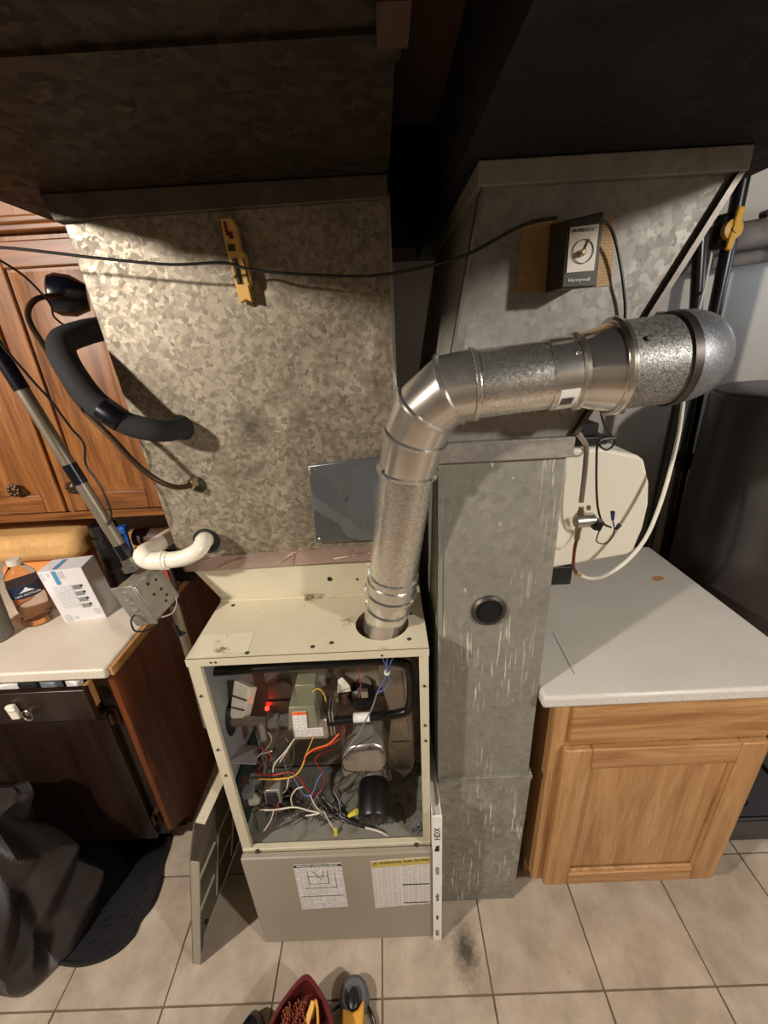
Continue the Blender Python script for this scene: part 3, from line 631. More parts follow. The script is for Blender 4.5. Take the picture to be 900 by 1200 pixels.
# adjustable elbow gores: cut rings blended between two mitre planes
def gore(c0, n0, c1, n1, r, mat, name, bead=True, n=40):
    ax = (Vector(c1)-Vector(c0)).normalized(); e = ax.orthogonal().normalized(); g = ax.cross(e)
    def ring(c, nn, rr, sh=0):
        c = Vector(c)+ax*sh; nn = Vector(nn).normalized(); R = []
        for i in range(n):
            q = (e*math.cos(2*math.pi*i/n)+g*math.sin(2*math.pi*i/n))*rr
            R.append(c+q-ax*(q.dot(nn)/ax.dot(nn)))
        return R
    rg = [ring(c0, n0, r)]
    if bead: rg += [ring(c0, n0, r+.0045, .002), ring(c0, n0, r+.0045, .006), ring(c0, n0, r, .009)]
    rg.append(ring(c1, n1, r)); return part(name, MB().rings(rg), mat, vp)
PP = [Cc-d1*.006, at(486, 511, y=.025), at(499, 480, y=.006), at(526, 457, y=-.012), at(550, 452, y=-.02)]
Hend = at(740, 427.5, y=-.024); Hd = (Hend-PP[4]).normalized()
dirs = [(PP[k+1]-PP[k]).normalized() for k in range(4)]
nrm = [d1]+[(dirs[k]+dirs[k+1]).normalized() for k in range(3)]+[Hd]
for k in range(4):
    gore(PP[k], nrm[k], PP[k+1], nrm[k+1], R4+.002+(.0005 if k % 2 else 0), 'pipe2', 'elbow_gore')
h0 = PP[4]
def on(u): return h0+Hd*((at(u, 440, y=-.022)-h0).dot(Hd))
h1 = on(641)
sp = seg(h0-Hd*.008, h1, R4+.001, R4, 'pipe', 'pipe_section', (.1,))
h2 = on(675); rs_ = seg(h1-Hd*.004, h2, R4+.003, R4+.003, 'pipe2', 'reducer_neck', (.9,))
q0 = h2-Hd*.013+Vector((0, -(R4+.0032)*.8, -(R4+.0032)*.6))
bc = part('barcode_label', MB().lathe(h1+Hd*.003, Hd, [(0, R4+.0036), (.028, R4+.0036)], 40), 'paper_plain', rs_, 'small barcode sticker')
# keep only the lower front patch of the sticker
import bmesh
bm = bmesh.new(); bm.from_mesh(bc.data)
off = h1-wloc(vp)
def ang(f):
    c = f.calc_center_median()-off; c = c-Hd*c.dot(Hd); return math.degrees(math.atan2(c.z, -c.y))
bmesh.ops.delete(bm, geom=[f for f in bm.faces if len(f.verts) > 4 or not (-62 < ang(f) < -20)], context='FACES'); bm.to_mesh(bc.data); bm.free()
for k in range(7):
    t = .006+k*.0026; aa = math.radians(-40)
    rr = R4+.0038; cpt = h1+Hd*(.003+t)+Vector((0, -math.cos(aa), math.sin(aa)))*rr
    part('barcode_bar', MB().obox(cpt, Hd, (0, math.sin(aa), math.cos(aa)), (0, -math.cos(aa), math.sin(aa)), .0013, .014, .0006), 'ink', bc)
R6 = .0655
h3 = on(709); seg(h2, h3, R4+.003, R6, 'pipe2', 'reducer_cone', ())
h4 = h3+Hd*.012; seg(h3, h4, R6+.003, R6+.003, 'pipe2', 'reducer_band', (.5,))
h5 = on(778); seg(h4, h5, R6, R6, 'pipe_rough', 'frosted_section', ())
B6 = Vector((0, 1, .03)).normalized()
seg(h5-Hd*.004, h5+Hd*.008, R6+.0035, R6+.0035, 'steel_dark', 'elbow_band', ())
ec = h5+B6*.072; EP = []
for k in range(11):
    a = math.pi/2*k/10; EP.append(ec-B6*(.072*math.cos(a))+Hd*(.046*math.sin(a)))
j3 = EP[-1]
part('flue_elbow', MB().tube(EP, R6+.002, 40, 0), 'pipe_dull', vp, 'dull bluish elbow turning to the back wall')
seg(j3-B6*.004, j3+B6*.72, R6, R6, 'pipe_dull', 'pipe_section', ())
for pt in (h2-Hd*.02, h4+Hd*.014):
    rr = (R4 if pt.x < h3.x else R6)+.003
    for aa in (35, -75):
        d = Vector((0, -math.cos(math.radians(aa)), math.sin(math.radians(aa))))
        part('screw', MB().lathe(pt+d*(rr-.002), d, [(0, .0045), (.003, .0045), (.006, .0025)], 6), 'steel', vp)
for sx_ in (.043, -.045): part('screw', MB().sphere(Cc+d1*.008+Vector((sx_, -.03, 0)), .0035, 6, 5), 'steel_dark', vp)

# ================================================================== HUMIDISTAT, CARD, CABLES, LEVEL
hu = thing('humidistat', 'dark humidistat box with a white dial on the return duct', 'humidistat', (.46, .035, 1.766))
part('case', MB().hexa([(.434, .0, 1.766), (.486, .0, 1.766), (.486, RY-.002, 1.772), (.434, RY-.002, 1.766)], [(.434, .004, 1.852), (.484, .002, 1.860), (.486, RY-.002, 1.866), (.432, RY-.002, 1.862)]), 'stat', hu, w=.002)
dp = part('dial_plate', MB().prism([(.4385, -.0002, 1.786), (.4785, -.0002, 1.787), (.4785, .0015, 1.845), (.4385, .0025, 1.843)], (0, -.001, 0)), 'dial', hu)
text('lettering', 'HUMIDISTAT', dp, 'ink', (.4585, .0005, 1.8385), (1, 0, .02), (0, .04, 1), .0062, 'CENTER')
text('lettering', 'Honeywell', hu, 'white_ink', (.458, -.0008, 1.776), (1, 0, .02), (0, .04, 1), .0075, 'CENTER')
part('dial_ring', MB().rings([[(.459+r*math.cos(a*math.pi/14), -.0014-e+.001*math.sin(a*math.pi/14), 1.812+r*math.sin(a*math.pi/14)) for a in range(28)] for r, e in ((.0145, 0), (.0155, 0), (.0155, .0006), (.0145, .0006))], closed=True), 'ink', dp)
part('knob', MB().lathe((.457, -.0008, 1.81), (0, -1, 0), [(0, .0048), (.009, .004), (.01, .003)], 14), 'brass', dp)
part('dial_pointer', MB().obox((.462, -.0016, 1.818), (.4, 0, 1), (0, 1, 0), (1, 0, -.4), .02, .0008, .0022), 'ink', dp)
solo('instruction_card', MB().prism([(.387, RY-.0016, 1.769), (.541, RY-.0016, 1.772), (.535, RY-.0016, 1.864), (.390, RY-.0016, 1.867)], (0, .0014, 0)), 'card', 'tan printed card behind the humidistat', 'card')
def cable(name, pts, r, mat, label, cat='cable', n=6, **k):
    return solo(name, MB().tube(pts, r, n, 8), mat, label, cat, **k)
cable('low_voltage_cable', [Vector((-.9, .1, 1.93)), Vector((-.6, .11, 1.894)), at(0, 290, y=.11), at(60, 296, y=.112), at(120, 303, y=.115), at(200, 310, y=.12), at(262, 308, y=.13), at(300, 317, y=.13), at(380, 323, y=.12), at(450, 322, y=.1), at(540, 301, y=.06), at(610, 265, y=.045), at(652, 255, y=.04)], .0024, 'blackwire', 'thin dark cable strung across both ducts')
cable('humidistat_cable', [at(700, 262, y=.03), at(712, 262, y=.035), at(722, 285, y=.05), at(730, 330, y=.055), at(732, 375, y=.06), Vector((.56, .062, 1.66)), Vector((.58, .1, 1.58)), at(704, 480, y=.2), at(709, 500, y=.24), at(720, 517, y=.24), at(712, 527, y=.24), at(703, 522, y=.24), at(708, 513, y=.24), at(722, 513, y=.24), at(702, 518, y=.235), at(699, 545, y=.235), at(700, 590, y=.225), at(706, 612, y=.22), at(716, 618, y=.22)], .0026, 'blackwire', 'black cable from the humidistat down to the solenoid valve')
# torpedo level held to the plenum
lv = thing('torpedo_level', 'small yellow torpedo level stuck upright on the plenum', 'level', (-.09, .185, 1.785))
LY = .1895
def lp(s, t, y): # along the level: s 0..1 top to bottom, t 0..1 left to right
    a = Vector((-.1125, 0, 1.9215)); b = Vector((-.1035, 0, 1.787)); w = Vector((.0262, 0, .0))
    p_ = a+(b-a)*s+w*t; return Vector((p_.x, y, p_.z))
out = [lp(0, .05, LY), lp(0, .8, LY), lp(.09, 1, LY), lp(.38, 1, LY), lp(.4, 1.22, LY), lp(.74, 1.25, LY), lp(.8, 1, LY), lp(1, 1, LY), lp(.955, .62, LY), lp(1, .12, LY), lp(.26, 0, LY)]
part('level_body', MB().prism(out, (0, -.017, 0)), 'level', lv, w=.0018)
for (s0, s1, t0, t1, m) in ((.04, .2, .25, .42, 'maroon'), (.16, .24, .4, .68, 'maroon'), (.3, .38, .18, .66, 'level_dark'), (.46, .77, .26, .64, 'level_dark'), (.46, .76, 1.02, 1.1, 'ink')):
    part('vial_window', MB().prism([lp(s0, t0, LY-.0175), lp(s0, t1, LY-.0175), lp(s1, t1, LY-.0175), lp(s1, t0, LY-.0175)], (0, -.0012, 0)), m, lv)
part('vial', MB().cyl(lp(.48, .45, LY-.018), lp(.75, .45, LY-.018), .0035, n=10), 'level_dark', lv)

# ================================================================== REFRIGERANT AND DRAIN LINES, CONDUIT
sl = thing('suction_line', 'thick black foam insulated pipe looping into the plenum', 'pipe', (-.4, .2, 1.55))
part('foam_sleeve', MB().tube([at(150, 372, y=.45), at(122, 384, y=.3), at(98, 390, y=.22), at(74, 400, y=.17), at(74, 418, y=.14), at(92, 448, y=.12), at(112, 472, y=.11), at(132, 487, y=.105)], .0238, 16, 6), 'foam', sl)
part('foam_sleeve', MB().tube([at(128, 484, y=.105), at(150, 497, y=.11), at(180, 504, y=.12), at(200, 504, y=.15), at(214, 500, y=.193)], .0225, 16, 6), 'foam', sl)
part('tape_wrap', MB().tube([at(122, 480, y=.107), at(134, 488, y=.105), at(142, 493, y=.107)], .0242, 16, 4), 'insul_tape', sl)
ll = thing('liquid_line', 'thin copper tube curving into the plenum below the insulated pipe', 'pipe', (-.4, .25, 1.42))
part('copper_tube', MB().tube([at(80, 347, y=.42), at(60, 347, y=.36), at(42, 351, y=.32), at(33, 364, y=.3), at(37, 382, y=.28), at(56, 412, y=.24), at(90, 470, y=.16), at(130, 512, y=.13), at(160, 544, y=.12), at(185, 563, y=.125), at(208, 571, y=.15), at(231, 567, y=.193)], .0058, 10, 6), 'copper', ll)
part('wall_plug', MB().lathe(at(86, 347, y=.44), (-1, -.55, .12), [(-.03, .03), (0, .046), (.03, .047), (.045, .04), (.05, .028)], 20), 'insul_tape', ll, 'black rubber plug where the tube enters')
part('flare_nut', MB().lathe(at(222, 569, y=.175), (.3, 1, .1), [(0, .008), (.003, .012), (.02, .014)], 6), 'brass', ll)
pd = thing('drain_pipe', 'white elbowed drain pipe coming out of the plenum', 'pipe', (-.33, .15, 1.26))
part('pipe_run', MB().tube([at(241, 632, y=.196), at(239, 634, y=.16), at(232, 645, y=.135), at(214, 654, y=.125), at(192, 657, y=.122)], .0185, 14, 5), 'pvc', pd)
part('pipe_elbow', MB().tube([at(197, 657, y=.122), at(176, 657, y=.122), at(168, 650, y=.13), at(182, 640, y=.2), at(200, 628, y=.3)], .0205, 14, 5), 'pvc', pd)
part('socket_ring', MB().lathe(at(191, 657, y=.122), at(214, 654, y=.125)-at(192, 657, y=.122), [(-.004, .022), (.004, .022)], 18), 'pvc', pd)
part('pipe_cap', MB().lathe(at(241, 632, y=.19), (0, -1, 0), [(0, .02), (.014, .02), (.014, .0165)], 18), 'pvc', pd)
CY = .13
co = thing('electrical_conduit', 'long slanted grey conduit with black tape joints left of the plenum', 'conduit', (-.45, CY, 1.2))
c0 = at(155, 662, y=CY); c1 = at(0, 415, y=CY); cdv = (c1-c0).normalized()
part('conduit_tube', MB().cyl(c0, c0+cdv*.8, .0125), 'conduit', co)
for u, v, l in ((101, 551, .022), (147, 645, .018), (8, 425, .05)):
    q = at(u, v, y=CY); q = c0+cdv*((q-c0).dot(cdv)); part('tape_joint', MB().cyl(q-cdv*l, q+cdv*l, .0138), 'insul_tape', co)
part('connector', MB().lathe(c0, cdv, [(-.01, .022), (.004, .022), (.004, .017), (.02, .016)], 8), 'steel', co)
d0 = at(204, 708, y=CY+.0); d1_ = at(222, 768, y=CY+.01)
part('lower_conduit', MB().tube([d0, at(212, 735, y=CY), d1_, at(243, 850, y=CY+.02)], .0105, 12, 4), 'conduit', co)
q = at(208, 730, y=CY); part('tape_joint', MB().cyl(q, q+(at(213, 742, y=CY)-q), .0122), 'insul_tape', co)
cable('thermostat_wire', [at(0, 305, y=.2), at(30, 325, y=.22), at(58, 355, y=.25), at(64, 372, y=.28), at(85, 388, y=.3)], .0022, 'blackwire', 'thin black wire drooping past the rubber plug')
cable('conduit_wire', [at(0, 402, y=.1), at(40, 448, y=.105), at(60, 470, y=.11), at(82, 500, y=.11), at(98, 520, y=.112), at(101, 545, y=.112), at(118, 570, y=.112), at(130, 600, y=.112), at(128, 615, y=.115)], .0022, 'blackwire', 'thin black wire hanging along the slanted conduit')
# junction box
jx = Vector((-.402, .115, 1.20)); 
zax = (cdv+Vector((0, -.05, 0))).normalized(); bx_ = Vector((.25, .97, 0)); bx_ = (bx_-zax*bx_.dot(zax)).normalized(); by_ = zax.cross(bx_)
jb = thing('junction_box', 'grey steel junction box with knockouts hanging on the conduit', 'box', jx-Vector((0, 0, .06)))
def J(a, b, c_): return jx+bx_*a+by_*b+zax*c_
part('box_shell', MB().obox(jx, bx_, by_, zax, .085, .058, .098), 'jbox', jb, w=.004)
cv = part('box_cover', MB().obox(J(-.045, 0, 0), bx_, by_, zax, .005, .064, .108), 'jbox', jb, 'flat cover with round knockouts', w=.002)
for z in (.03, 0, -.03): part('knockout', MB().lathe(J(-.0475, 0, z), -bx_, [(0, .0125), (.001, .0125), (.0018, .0105), (.0008, .009)], 18), 'jbox', cv)
for a, c_ in ((-.01, .03), (.012, .025), (-.012, .002), (.01, .0), (.014, -.02), (.004, -.03)):
    part('punched_hole', MB().lathe(J(a, -.029, c_), -by_, [(0, .0035), (.0008, .0035)], 8), 'ink', jb)
cable('box_lead', [J(-.05, .01, -.02), J(-.07, .0, -.02), J(-.075, 0, -.045), J(-.05, -.01, -.062), J(-.01, -.03, -.055)], .002, 'blackwire', 'black lead looping under the junction box')
cable('box_white_lead', [J(-.03, -.03, -.05), J(-.005, -.035, -.06), J(.02, -.032, -.052), J(.028, -.03, -.04)], .0016, 'white', 'white lead looping below the junction box')

# ================================================================== LEFT CABINETS
uc = thing('wall_cabinet', 'warm oak wall cabinet with carved knobs behind the plenum', 'cabinet', (-1.2, .72, 1.22))
UY = .57
part('carcass', MB().box((-2.2, UY, 1.222), (-.45, .855, 2.3)), 'oak_dark', uc)
part('bottom_rail', MB().box((-2.2, UY-.006, 1.216), (-.45, UY+.02, 1.245)), 'oak_dark_x', uc, w=.002)
part('crown_strip', MB().box((-2.2, UY-.03, 2.012), (-.45, UY, 2.028)), 'oak_dark_x', uc, w=.004)
part('crown_strip', MB().box((-2.2, UY-.02, 2.03), (-.45, UY, 2.05)), 'oak_dark_x', uc, w=.006)
for x0, x1, kx in ((-2.19, -1.54, None), (-1.53, -1.215, None), (-1.21, -.888, -1.012), (-.878, -.55, -.828)):
    z0, z1 = 1.25, 1.995; s = .062
    dr = part('cabinet_door', MB().box((x0+s-.004, UY-.012, z0+s-.004), (x1-s+.004, UY-.002, z1-s+.004)), 'oak_dark', uc)
    for a, b, m in (((x0, z0), (x0+s, z1), 'oak_dark'), ((x1-s, z0), (x1, z1), 'oak_dark'), ((x0+s, z0), (x1-s, z0+s), 'oak_dark_x'), ((x0+s, z1-s), (x1-s, z1), 'oak_dark_x')):
        part('door_frame_member', MB().box((a[0], UY-.021, a[1]), (b[0], UY-.001, b[1])), m, dr, w=.004)
    part('raised_panel', MB().hexa([(x0+s+.008, UY-.012, z0+s+.008), (x1-s-.008, UY-.012, z0+s+.008), (x1-s-.008, UY-.012, z1-s-.008), (x0+s+.008, UY-.012, z1-s-.008)][::-1], [(x0+s+.03, UY-.019, z0+s+.03), (x1-s-.03, UY-.019, z0+s+.03), (x1-s-.03, UY-.019, z1-s-.03), (x0+s+.03, UY-.019, z1-s-.03)][::-1]), 'oak_dark', dr)
    if kx:
        kb = part('knob', MB().lathe((kx, UY-.021, 1.335), (0, -1, 0), [(0, .008), (.008, .008), (.01, .02), (.016, .02), (.02, .01), (.023, .003)], 18), 'copper', dr, 'carved brown metal knob')
        for k in range(8): part('petal', MB().sphere((kx+.0148*math.cos(k*math.pi/4), UY-.037, 1.335+.0148*math.sin(k*math.pi/4)), .0062, 8, 5), 'copper', kb)
lc = thing('base_cabinet_dark', 'dark stained base cabinet with a reddish veneer side, left of the furnace', 'cabinet', (-1.3, .6, 0))
LX, LFY = -.676, .243
part('side_panel', MB().prism([(LX, LFY+.004, .12), (LX, LFY+.004, .862), (LX, .98, .862), (LX, .98, 0), (LX, LFY+.1, 0), (LX, LFY+.1, .05)], (-.018, 0, 0)), 'walnut', lc)
part('carcass', MB().box((-2.2, LFY+.03, .1), (LX-.018, .98, .862)), 'walnut', lc)
part('toe_board', MB().box((-2.2, LFY+.09, .0), (LX-.018, LFY+.11, .1)), 'door_dark', lc)
part('face_stile', MB().box((LX-.06, LFY+.004, .1), (LX-.018, LFY+.03, .862)), 'door_dark', lc)
for x0, x1 in ((-1.32, -.725), (-1.94, -1.33)):
    part('cabinet_door', MB().box((x0, LFY-.018, .11), (x1, LFY+.003, .715)), 'door_dark', lc, w=.003)
    part('drawer_front', MB().box((x0, LFY-.05, .728), (x1, LFY-.03, .842)), 'door_dark', lc, 'drawer front pulled slightly open', w=.003)
    part('drawer_side', MB().box((x1-.035, LFY-.03, .735), (x1-.025, LFY+.2, .825)), 'raw_wood', lc)
    part('drawer_floor', MB().box((x0+.02, LFY-.03, .74), (x1-.035, LFY+.2, .745)), 'raw_wood', lc)
for z in (.69, .2):
    part('hinge', MB().cyl((-.716, LFY-.012, z-.02), (-.716, LFY-.012, z+.02), .006, n=10), 'copper', lc)
    part('hinge_leaf', MB().box((-.722, LFY-.004, z-.03), (-.7, LFY+.004, z+.03)), 'copper', lc)
pk = part('drawer_pull', MB().cyl((-0.896, LFY-.05, .782), (-0.896, LFY-.068, .782), .006, n=10), 'brass', lc)
part('pull_ring', MB().tube([(-.98+.0*k, LFY-.066, .782) if False else (-0.896+.014*math.cos(k*math.pi/5), LFY-.068, .776+.018*math.sin(k*math.pi/5)) for k in range(11)], .002, 6, 3), 'steel', pk)
for k, (x, m, h) in enumerate(((-.79, 'paper_plain', .85), (-.86, 'greywire', .846), (-.92, 'black_matte', .85), (-.97, 'paper_plain', .848), (-1.03, 'steel', .847))):
    solo('drawer_clutter', MB().obox((x, LFY+.0, .805), (1, .2*(k-2), 0), (0, 1, 0), (0, 0, 1), .055, .03, .08), m, ['white folded paper', 'grey packet', 'black pouch', 'crumpled white packet', 'metal scrap'][k]+' showing in the open drawer under the cream counter', 'clutter', w=.006)
solo('drawer_lock', MB().obox((-0.941, LFY-.058, .783), (1, 0, .12), (0, 1, 0), (-.12, 0, 1), .026, .014, .05).box((-0.951, LFY-.068, .79), (-0.926, LFY-.06, .8)), 'pvc', 'white plastic child lock on the drawer pull', 'lock', w=.004)
cl = thing('counter_top_cream', 'cream laminate counter on the dark base cabinet', 'countertop', (-1.3, .6, .863))
part('slab', MB().box((-2.2, .208, .864), (-.66, 1.0, .9)), 'laminate_l', cl, w=.007)
part('bare_end', MB().box((-.66, .222, .864), (-.648, 1.0, .892)), 'raw_wood', cl, 'bare chipped wood edge', w=.003)
# things on the cream counter
CZ = .9
b0 = at(77, 730.5, z=CZ); b1 = at(125, 724, z=CZ); b2 = at(133, 708, z=CZ)
ex = (b1-b0); ey = Vector((-ex.y, ex.x, 0)).normalized()*.085; up = Vector((-.018, -.006, .198))
bxo = thing('white_carton', 'white printed carton with a blue stripe beside the water bottle', 'box', (b0+b1+ey)/2)
part('carton_shell', MB().hexa([b0, b1, b1+ey, b0+ey], [b0+up, b1+up, b1+ey+up, b0+ey+up]), 'carton', bxo, w=.001)
fn = -ey.normalized()*.0007
def bp(s, t): return b0+ex*s+up*t+fn
for s0, s1, t0, t1, m in ((.02, .1, .84, .98, 'print_dark'), (.16, .24, .9, .98, 'print_dark'), (.3, .4, .74, .99, 'print_blue'), (.42, .54, .84, .98, 'print_dark'), (.16, .58, .28, .72, 'print_grey'), (.06, .22, .02, .16, 'print_dark'), (.8, .95, .1, .22, 'print_dark'), (.28, .38, .06, .12, 'print_dark')):
    part('printed_patch', MB().prism([bp(s0, t0), bp(s1, t0), bp(s1, t1), bp(s0, t1)], fn*.3), m, bxo)
for k in range(4): part('printed_icon', MB().prism([bp(.6, .62-k*.12), bp(.8, .62-k*.12), bp(.8, .7-k*.12), bp(.6, .7-k*.12)], fn*.3), 'inner_grey', bxo); part('printed_mark', MB().prism([bp(.78, .66-k*.12), bp(.84, .66-k*.12), bp(.84, .7-k*.12), bp(.78, .7-k*.12)], fn*.5), 'ink', bxo)
part('printed_patch', MB().prism([b0+up+ex*.3+ey*.1+Vector((0, 0, .0005)), b0+up+ex*.42+ey*.1+Vector((0, 0, .0005)), b0+up+ex*.42+ey*.9+Vector((0, 0, .0005)), b0+up+ex*.3+ey*.9+Vector((0, 0, .0005))], (0, 0, .0003)), 'print_blue', bxo)
part('side_flap', MB().prism([b1+(b1-b0)*.004, b1+ey+(b1-b0)*.004, b1+ey+up*.995+(b1-b0)*.004, b1+up*.995+(b1-b0)*.004], (b1-b0)*.006), 'carton_side', bxo)
def bottle(name, label, base, prof, mat, cat='bottle', n=28):
    t = thing(name, label, cat, base); return t, part('bottle_body', MB().lathe(base, (0, 0, 1), prof, n), mat, t)
wb = at(47, 727, z=CZ); BS = 1.26
t, _ = bottle('water_bottle', 'clear water bottle with navy label on the cream counter', wb, [(h*BS, r*BS) for h, r in [(0, .028), (.004, .033), (.03, .034), (.04, .0325), (.055, .034), (.085, .034), (.087, .0335), (.122, .0335), (.124, .034), (.145, .031), (.163, .018), (.17, .0135), (.185, .0135)]], 'clear')
lb = part('bottle_label', MB().lathe(wb+Vector((0, 0, .088*BS)), (0, 0, 1), [(0, .0346*BS), (.034*BS, .0346*BS)], 28), 'bottle_label', t)
cdr = (Vector((CAM.x, CAM.y, 0))-Vector((wb.x, wb.y, 0))).normalized(); rdr = Vector((-cdr.y, cdr.x, 0))
text('lettering', '100% RECYCLED', lb, 'white_ink', wb+cdr*.0352*BS+Vector((0, 0, .098*BS)), rdr, (0, 0, 1), .009, 'CENTER')
part('label_mountain', MB().prism([wb+(cdr*.0352+rdr*a+Vector((0, 0, b)))*BS for a, b in ((-.016, .106), (-.006, .112), (0, .119), (.005, .113), (.016, .106))], cdr*.0004), 'white_ink', lb)
part('bottle_cap', MB().lathe(wb+Vector((0, 0, .172*BS)), (0, 0, 1), [(0, .015*BS), (.013*BS, .015*BS), (.0145*BS, .0135*BS)], 20), 'white', t)
part('water', MB().lathe(wb+Vector((0, 0, .003)), (0, 0, 1), [(0, .037), (.02, .039)], 24), 'clear', t)
cp = at(-6, 748, z=CZ)
t = thing('travel_cup', 'grey tumbler cut off by the left edge of the photo', 'cup', cp)
part('cup_body', MB().lathe(cp, (0, 0, 1), [(0, .045), (.005, .05), (.16, .058), (.165, .057), (.16, .05)], 28), 'cup_grey', t)
part('cup_lid', MB().lathe(cp+Vector((0, 0, .16)), (0, 0, 1), [(0, .059), (.014, .059), (.022, .048), (.05, .04)], 28), 'pvc', t)
bb_ = Vector((-.835, .615, CZ))
t, _ = bottle('shaker_bottle', 'tall black bottle standing behind the white carton', bb_, [(0, .038), (.004, .042), (.2, .042), (.215, .038)], 'black')
part('bottle_cap', MB().lathe(bb_+Vector((0, 0, .213)), (0, 0, 1), [(0, .043), (.02, .043), (.02, .037), (.03, .037), (.03, .042), (.06, .042), (.065, .037)], 24), 'black', t, 'ribbed screw cap')
part('bottle_print', MB().lathe(bb_+Vector((0, 0, .1)), (0, 0, 1), [(0, .0424), (.014, .0424)], 28), 'stat', t)
def slab(name, label, cat, corners, z0, h, mat, w=.012, group=None):
    mb = MB().prism([(p.x, p.y, z0) for p in corners], (0, 0, h)); return solo(name, mb, mat, label, cat, group, w=w)
def rect(cx, cy, sx, sy, a): 
    return [Vector((cx+math.cos(a)*i*sx/2-math.sin(a)*j*sy/2, cy+math.sin(a)*i*sx/2+math.cos(a)*j*sy/2, 0)) for i, j in ((-1, -1), (1, -1), (1, 1), (-1, 1))]
slab('foam_sponge', 'rounded orange foam block under the tan one, behind the water bottle', 'sponge', rect(-1.08, .66, .30, .16, .05), CZ, .15, 'orange_sponge', .03)
slab('foam_pad', 'tan foam block stacked on the orange one', 'sponge', rect(-1.15, .68, .44, .22, .04), CZ+.151, .1, 'tan_sponge', .035)
slab('wood_offcut', 'pale wood offcut lying behind the carton', 'board', rect(-.775, .80, .2, .05, 0), CZ, .17, 'raw_wood', .003)
t = thing('cardboard_tube', 'brown cardboard tube lying under the wall cabinet', 'tube', (-.7, .7, CZ+.145))
part('tube_wall', MB().lathe((-.79, .705, CZ+.178), (1, -.06, 0), [(0, .033), (.17, .033), (.17, .027), (.1, .026)], 24, False), 'brown_tube', t)
part('tube_band', MB().lathe((-.79, .705, CZ+.178), (1, -.06, 0), [(.135, .0336), (.142, .0336)], 24), 'raw_wood', t)
slab('storage_case', 'dark case holding up the cardboard tube', 'case', rect(-.69, .70, .18, .07, -.05), CZ, .144, 'black_matte', .004)
t = thing('blue_clamp', 'blue plastic clamp beside the black bottle cap', 'clamp', (-.76, .60, CZ))
part('clamp_bar', MB().box((-.776, .615, CZ), (-.764, .63, CZ+.235)), 'blue_plastic', t, w=.004)
part('clamp_jaw', MB().box((-.79, .605, CZ+.235), (-.758, .635, CZ+.262)), 'blue_plastic', t, w=.004)
part('clamp_foot', MB().box((-.79, .53, CZ), (-.715, .62, CZ+.02)), 'blue_plastic', t, w=.006)
t = thing('framed_package', 'dark framed packet with red and white label leaning beside the conduit', 'packet', (-.675, .60, CZ))
part('packet_frame', MB().obox((-.675, .59, CZ+.1), (1, .0, .0), (0, 1, .1), (0, -.1, 1), .1, .012, .19), 'stat', t, w=.002)
part('packet_print', MB().obox((-.672, .584, CZ+.075), (1, .0, .0), (0, 1, .1), (0, -.1, 1), .07, .004, .04), 'red_label', t)
part('packet_print', MB().obox((-.672, .5795, CZ+.118), (1, .0, .0), (0, 1, .1), (0, -.1, 1), .07, .004, .03), 'label_yellow', t)
part('packet_print', MB().obox((-.672, .576, CZ+.152), (1, .0, .0), (0, 1, .1), (0, -.1, 1), .07, .004, .03), 'paper', t)
solo('crumpled_wrap', MB().sphere(at(74, 714, z=CZ)+Vector((-.012, .005, .018)), .02, 9, 6, (1, 1, .9)), 'clear', 'crumpled clear wrap between bottle and carton', 'wrapper')

# ================================================================== RIGHT BASE CABINET
rc = thing('base_cabinet_oak', 'honey oak base cabinet with one door, right of the return duct', 'cabinet', (.85, .4, 0))
CX0, CX1, CFY = .556, 1.118, .068
part('carcass', MB().box((CX0, CFY+.018, .1), (CX1, .74, .863)), 'oak_light', rc)
part('toe_board', MB().box((CX0+.004, CFY+.07, 0), (CX1-.004, CFY+.09, .1)), 'oak_light', rc)
part('face_frame', MB().box((CX0, CFY, .1), (CX1, CFY+.018, .863)), 'oak_light', rc, w=.001)
part('drawer_front', MB().box((CX0+.04, CFY-.012, .722), (CX1-.002, CFY, .862)), 'oak_light_x', rc, 'flat false drawer front', w=.003)
dz0, dz1, dx0, dx1, s = .106, .706, CX0+.03, CX1-.004, .072
dr = part('cabinet_door', MB().box((dx0+s-.004, CFY-.006, dz0+s-.004), (dx1-s+.004, CFY-.001, dz1-s+.004)), 'oak_light', rc, 'recessed flat panel door')
for a, b, m in (((dx0, dz0), (dx0+s, dz1), 'oak_light'), ((dx1-s, dz0), (dx1, dz1), 'oak_light'), ((dx0+s, dz0), (dx1-s, dz0+s*.75), 'oak_light_x'), ((dx0+s, dz1-s), (dx1-s, dz1), 'oak_light_x')):
    part('door_frame_member', MB().box((a[0], CFY-.021, a[1]), (b[0], CFY-.001, b[1])), m, dr, w=.004)
for p_, q_ in (((dx0+s, dz0+s*.75), (dx0+s, dz1-s)), ((dx1-s, dz0+s*.75), (dx1-s, dz1-s)), ((dx0+s, dz0+s*.75), (dx1-s, dz0+s*.75)), ((dx0+s, dz1-s), (dx1-s, dz1-s))):
    part('panel_bead', MB().tube([(p_[0], CFY-.008, p_[1]), (q_[0], CFY-.008, q_[1])], .007, 8, 0), 'oak_light', dr)
ct = thing('counter_top_speckled', 'grey speckled laminate counter on the oak base cabinet', 'countertop', (.85, .4, .864))
part('slab', MB().box((.508, .042, .864), (1.195, .764, .9)), 'laminate', ct, w=.008)
part('laminate_joint', MB().tube([at(648, 742, z=.9004), at(673, 790, z=.9004)], .0007, 4, 0), 'stat', ct)
part('stain', MB().prism([at(771+7*math.cos(a), 678+3*math.sin(a), z=.9002) for a in [k*math.pi/6 for k in range(12)]], (0, 0, .0003)), 'raw_wood', ct, 'small brown burn mark')

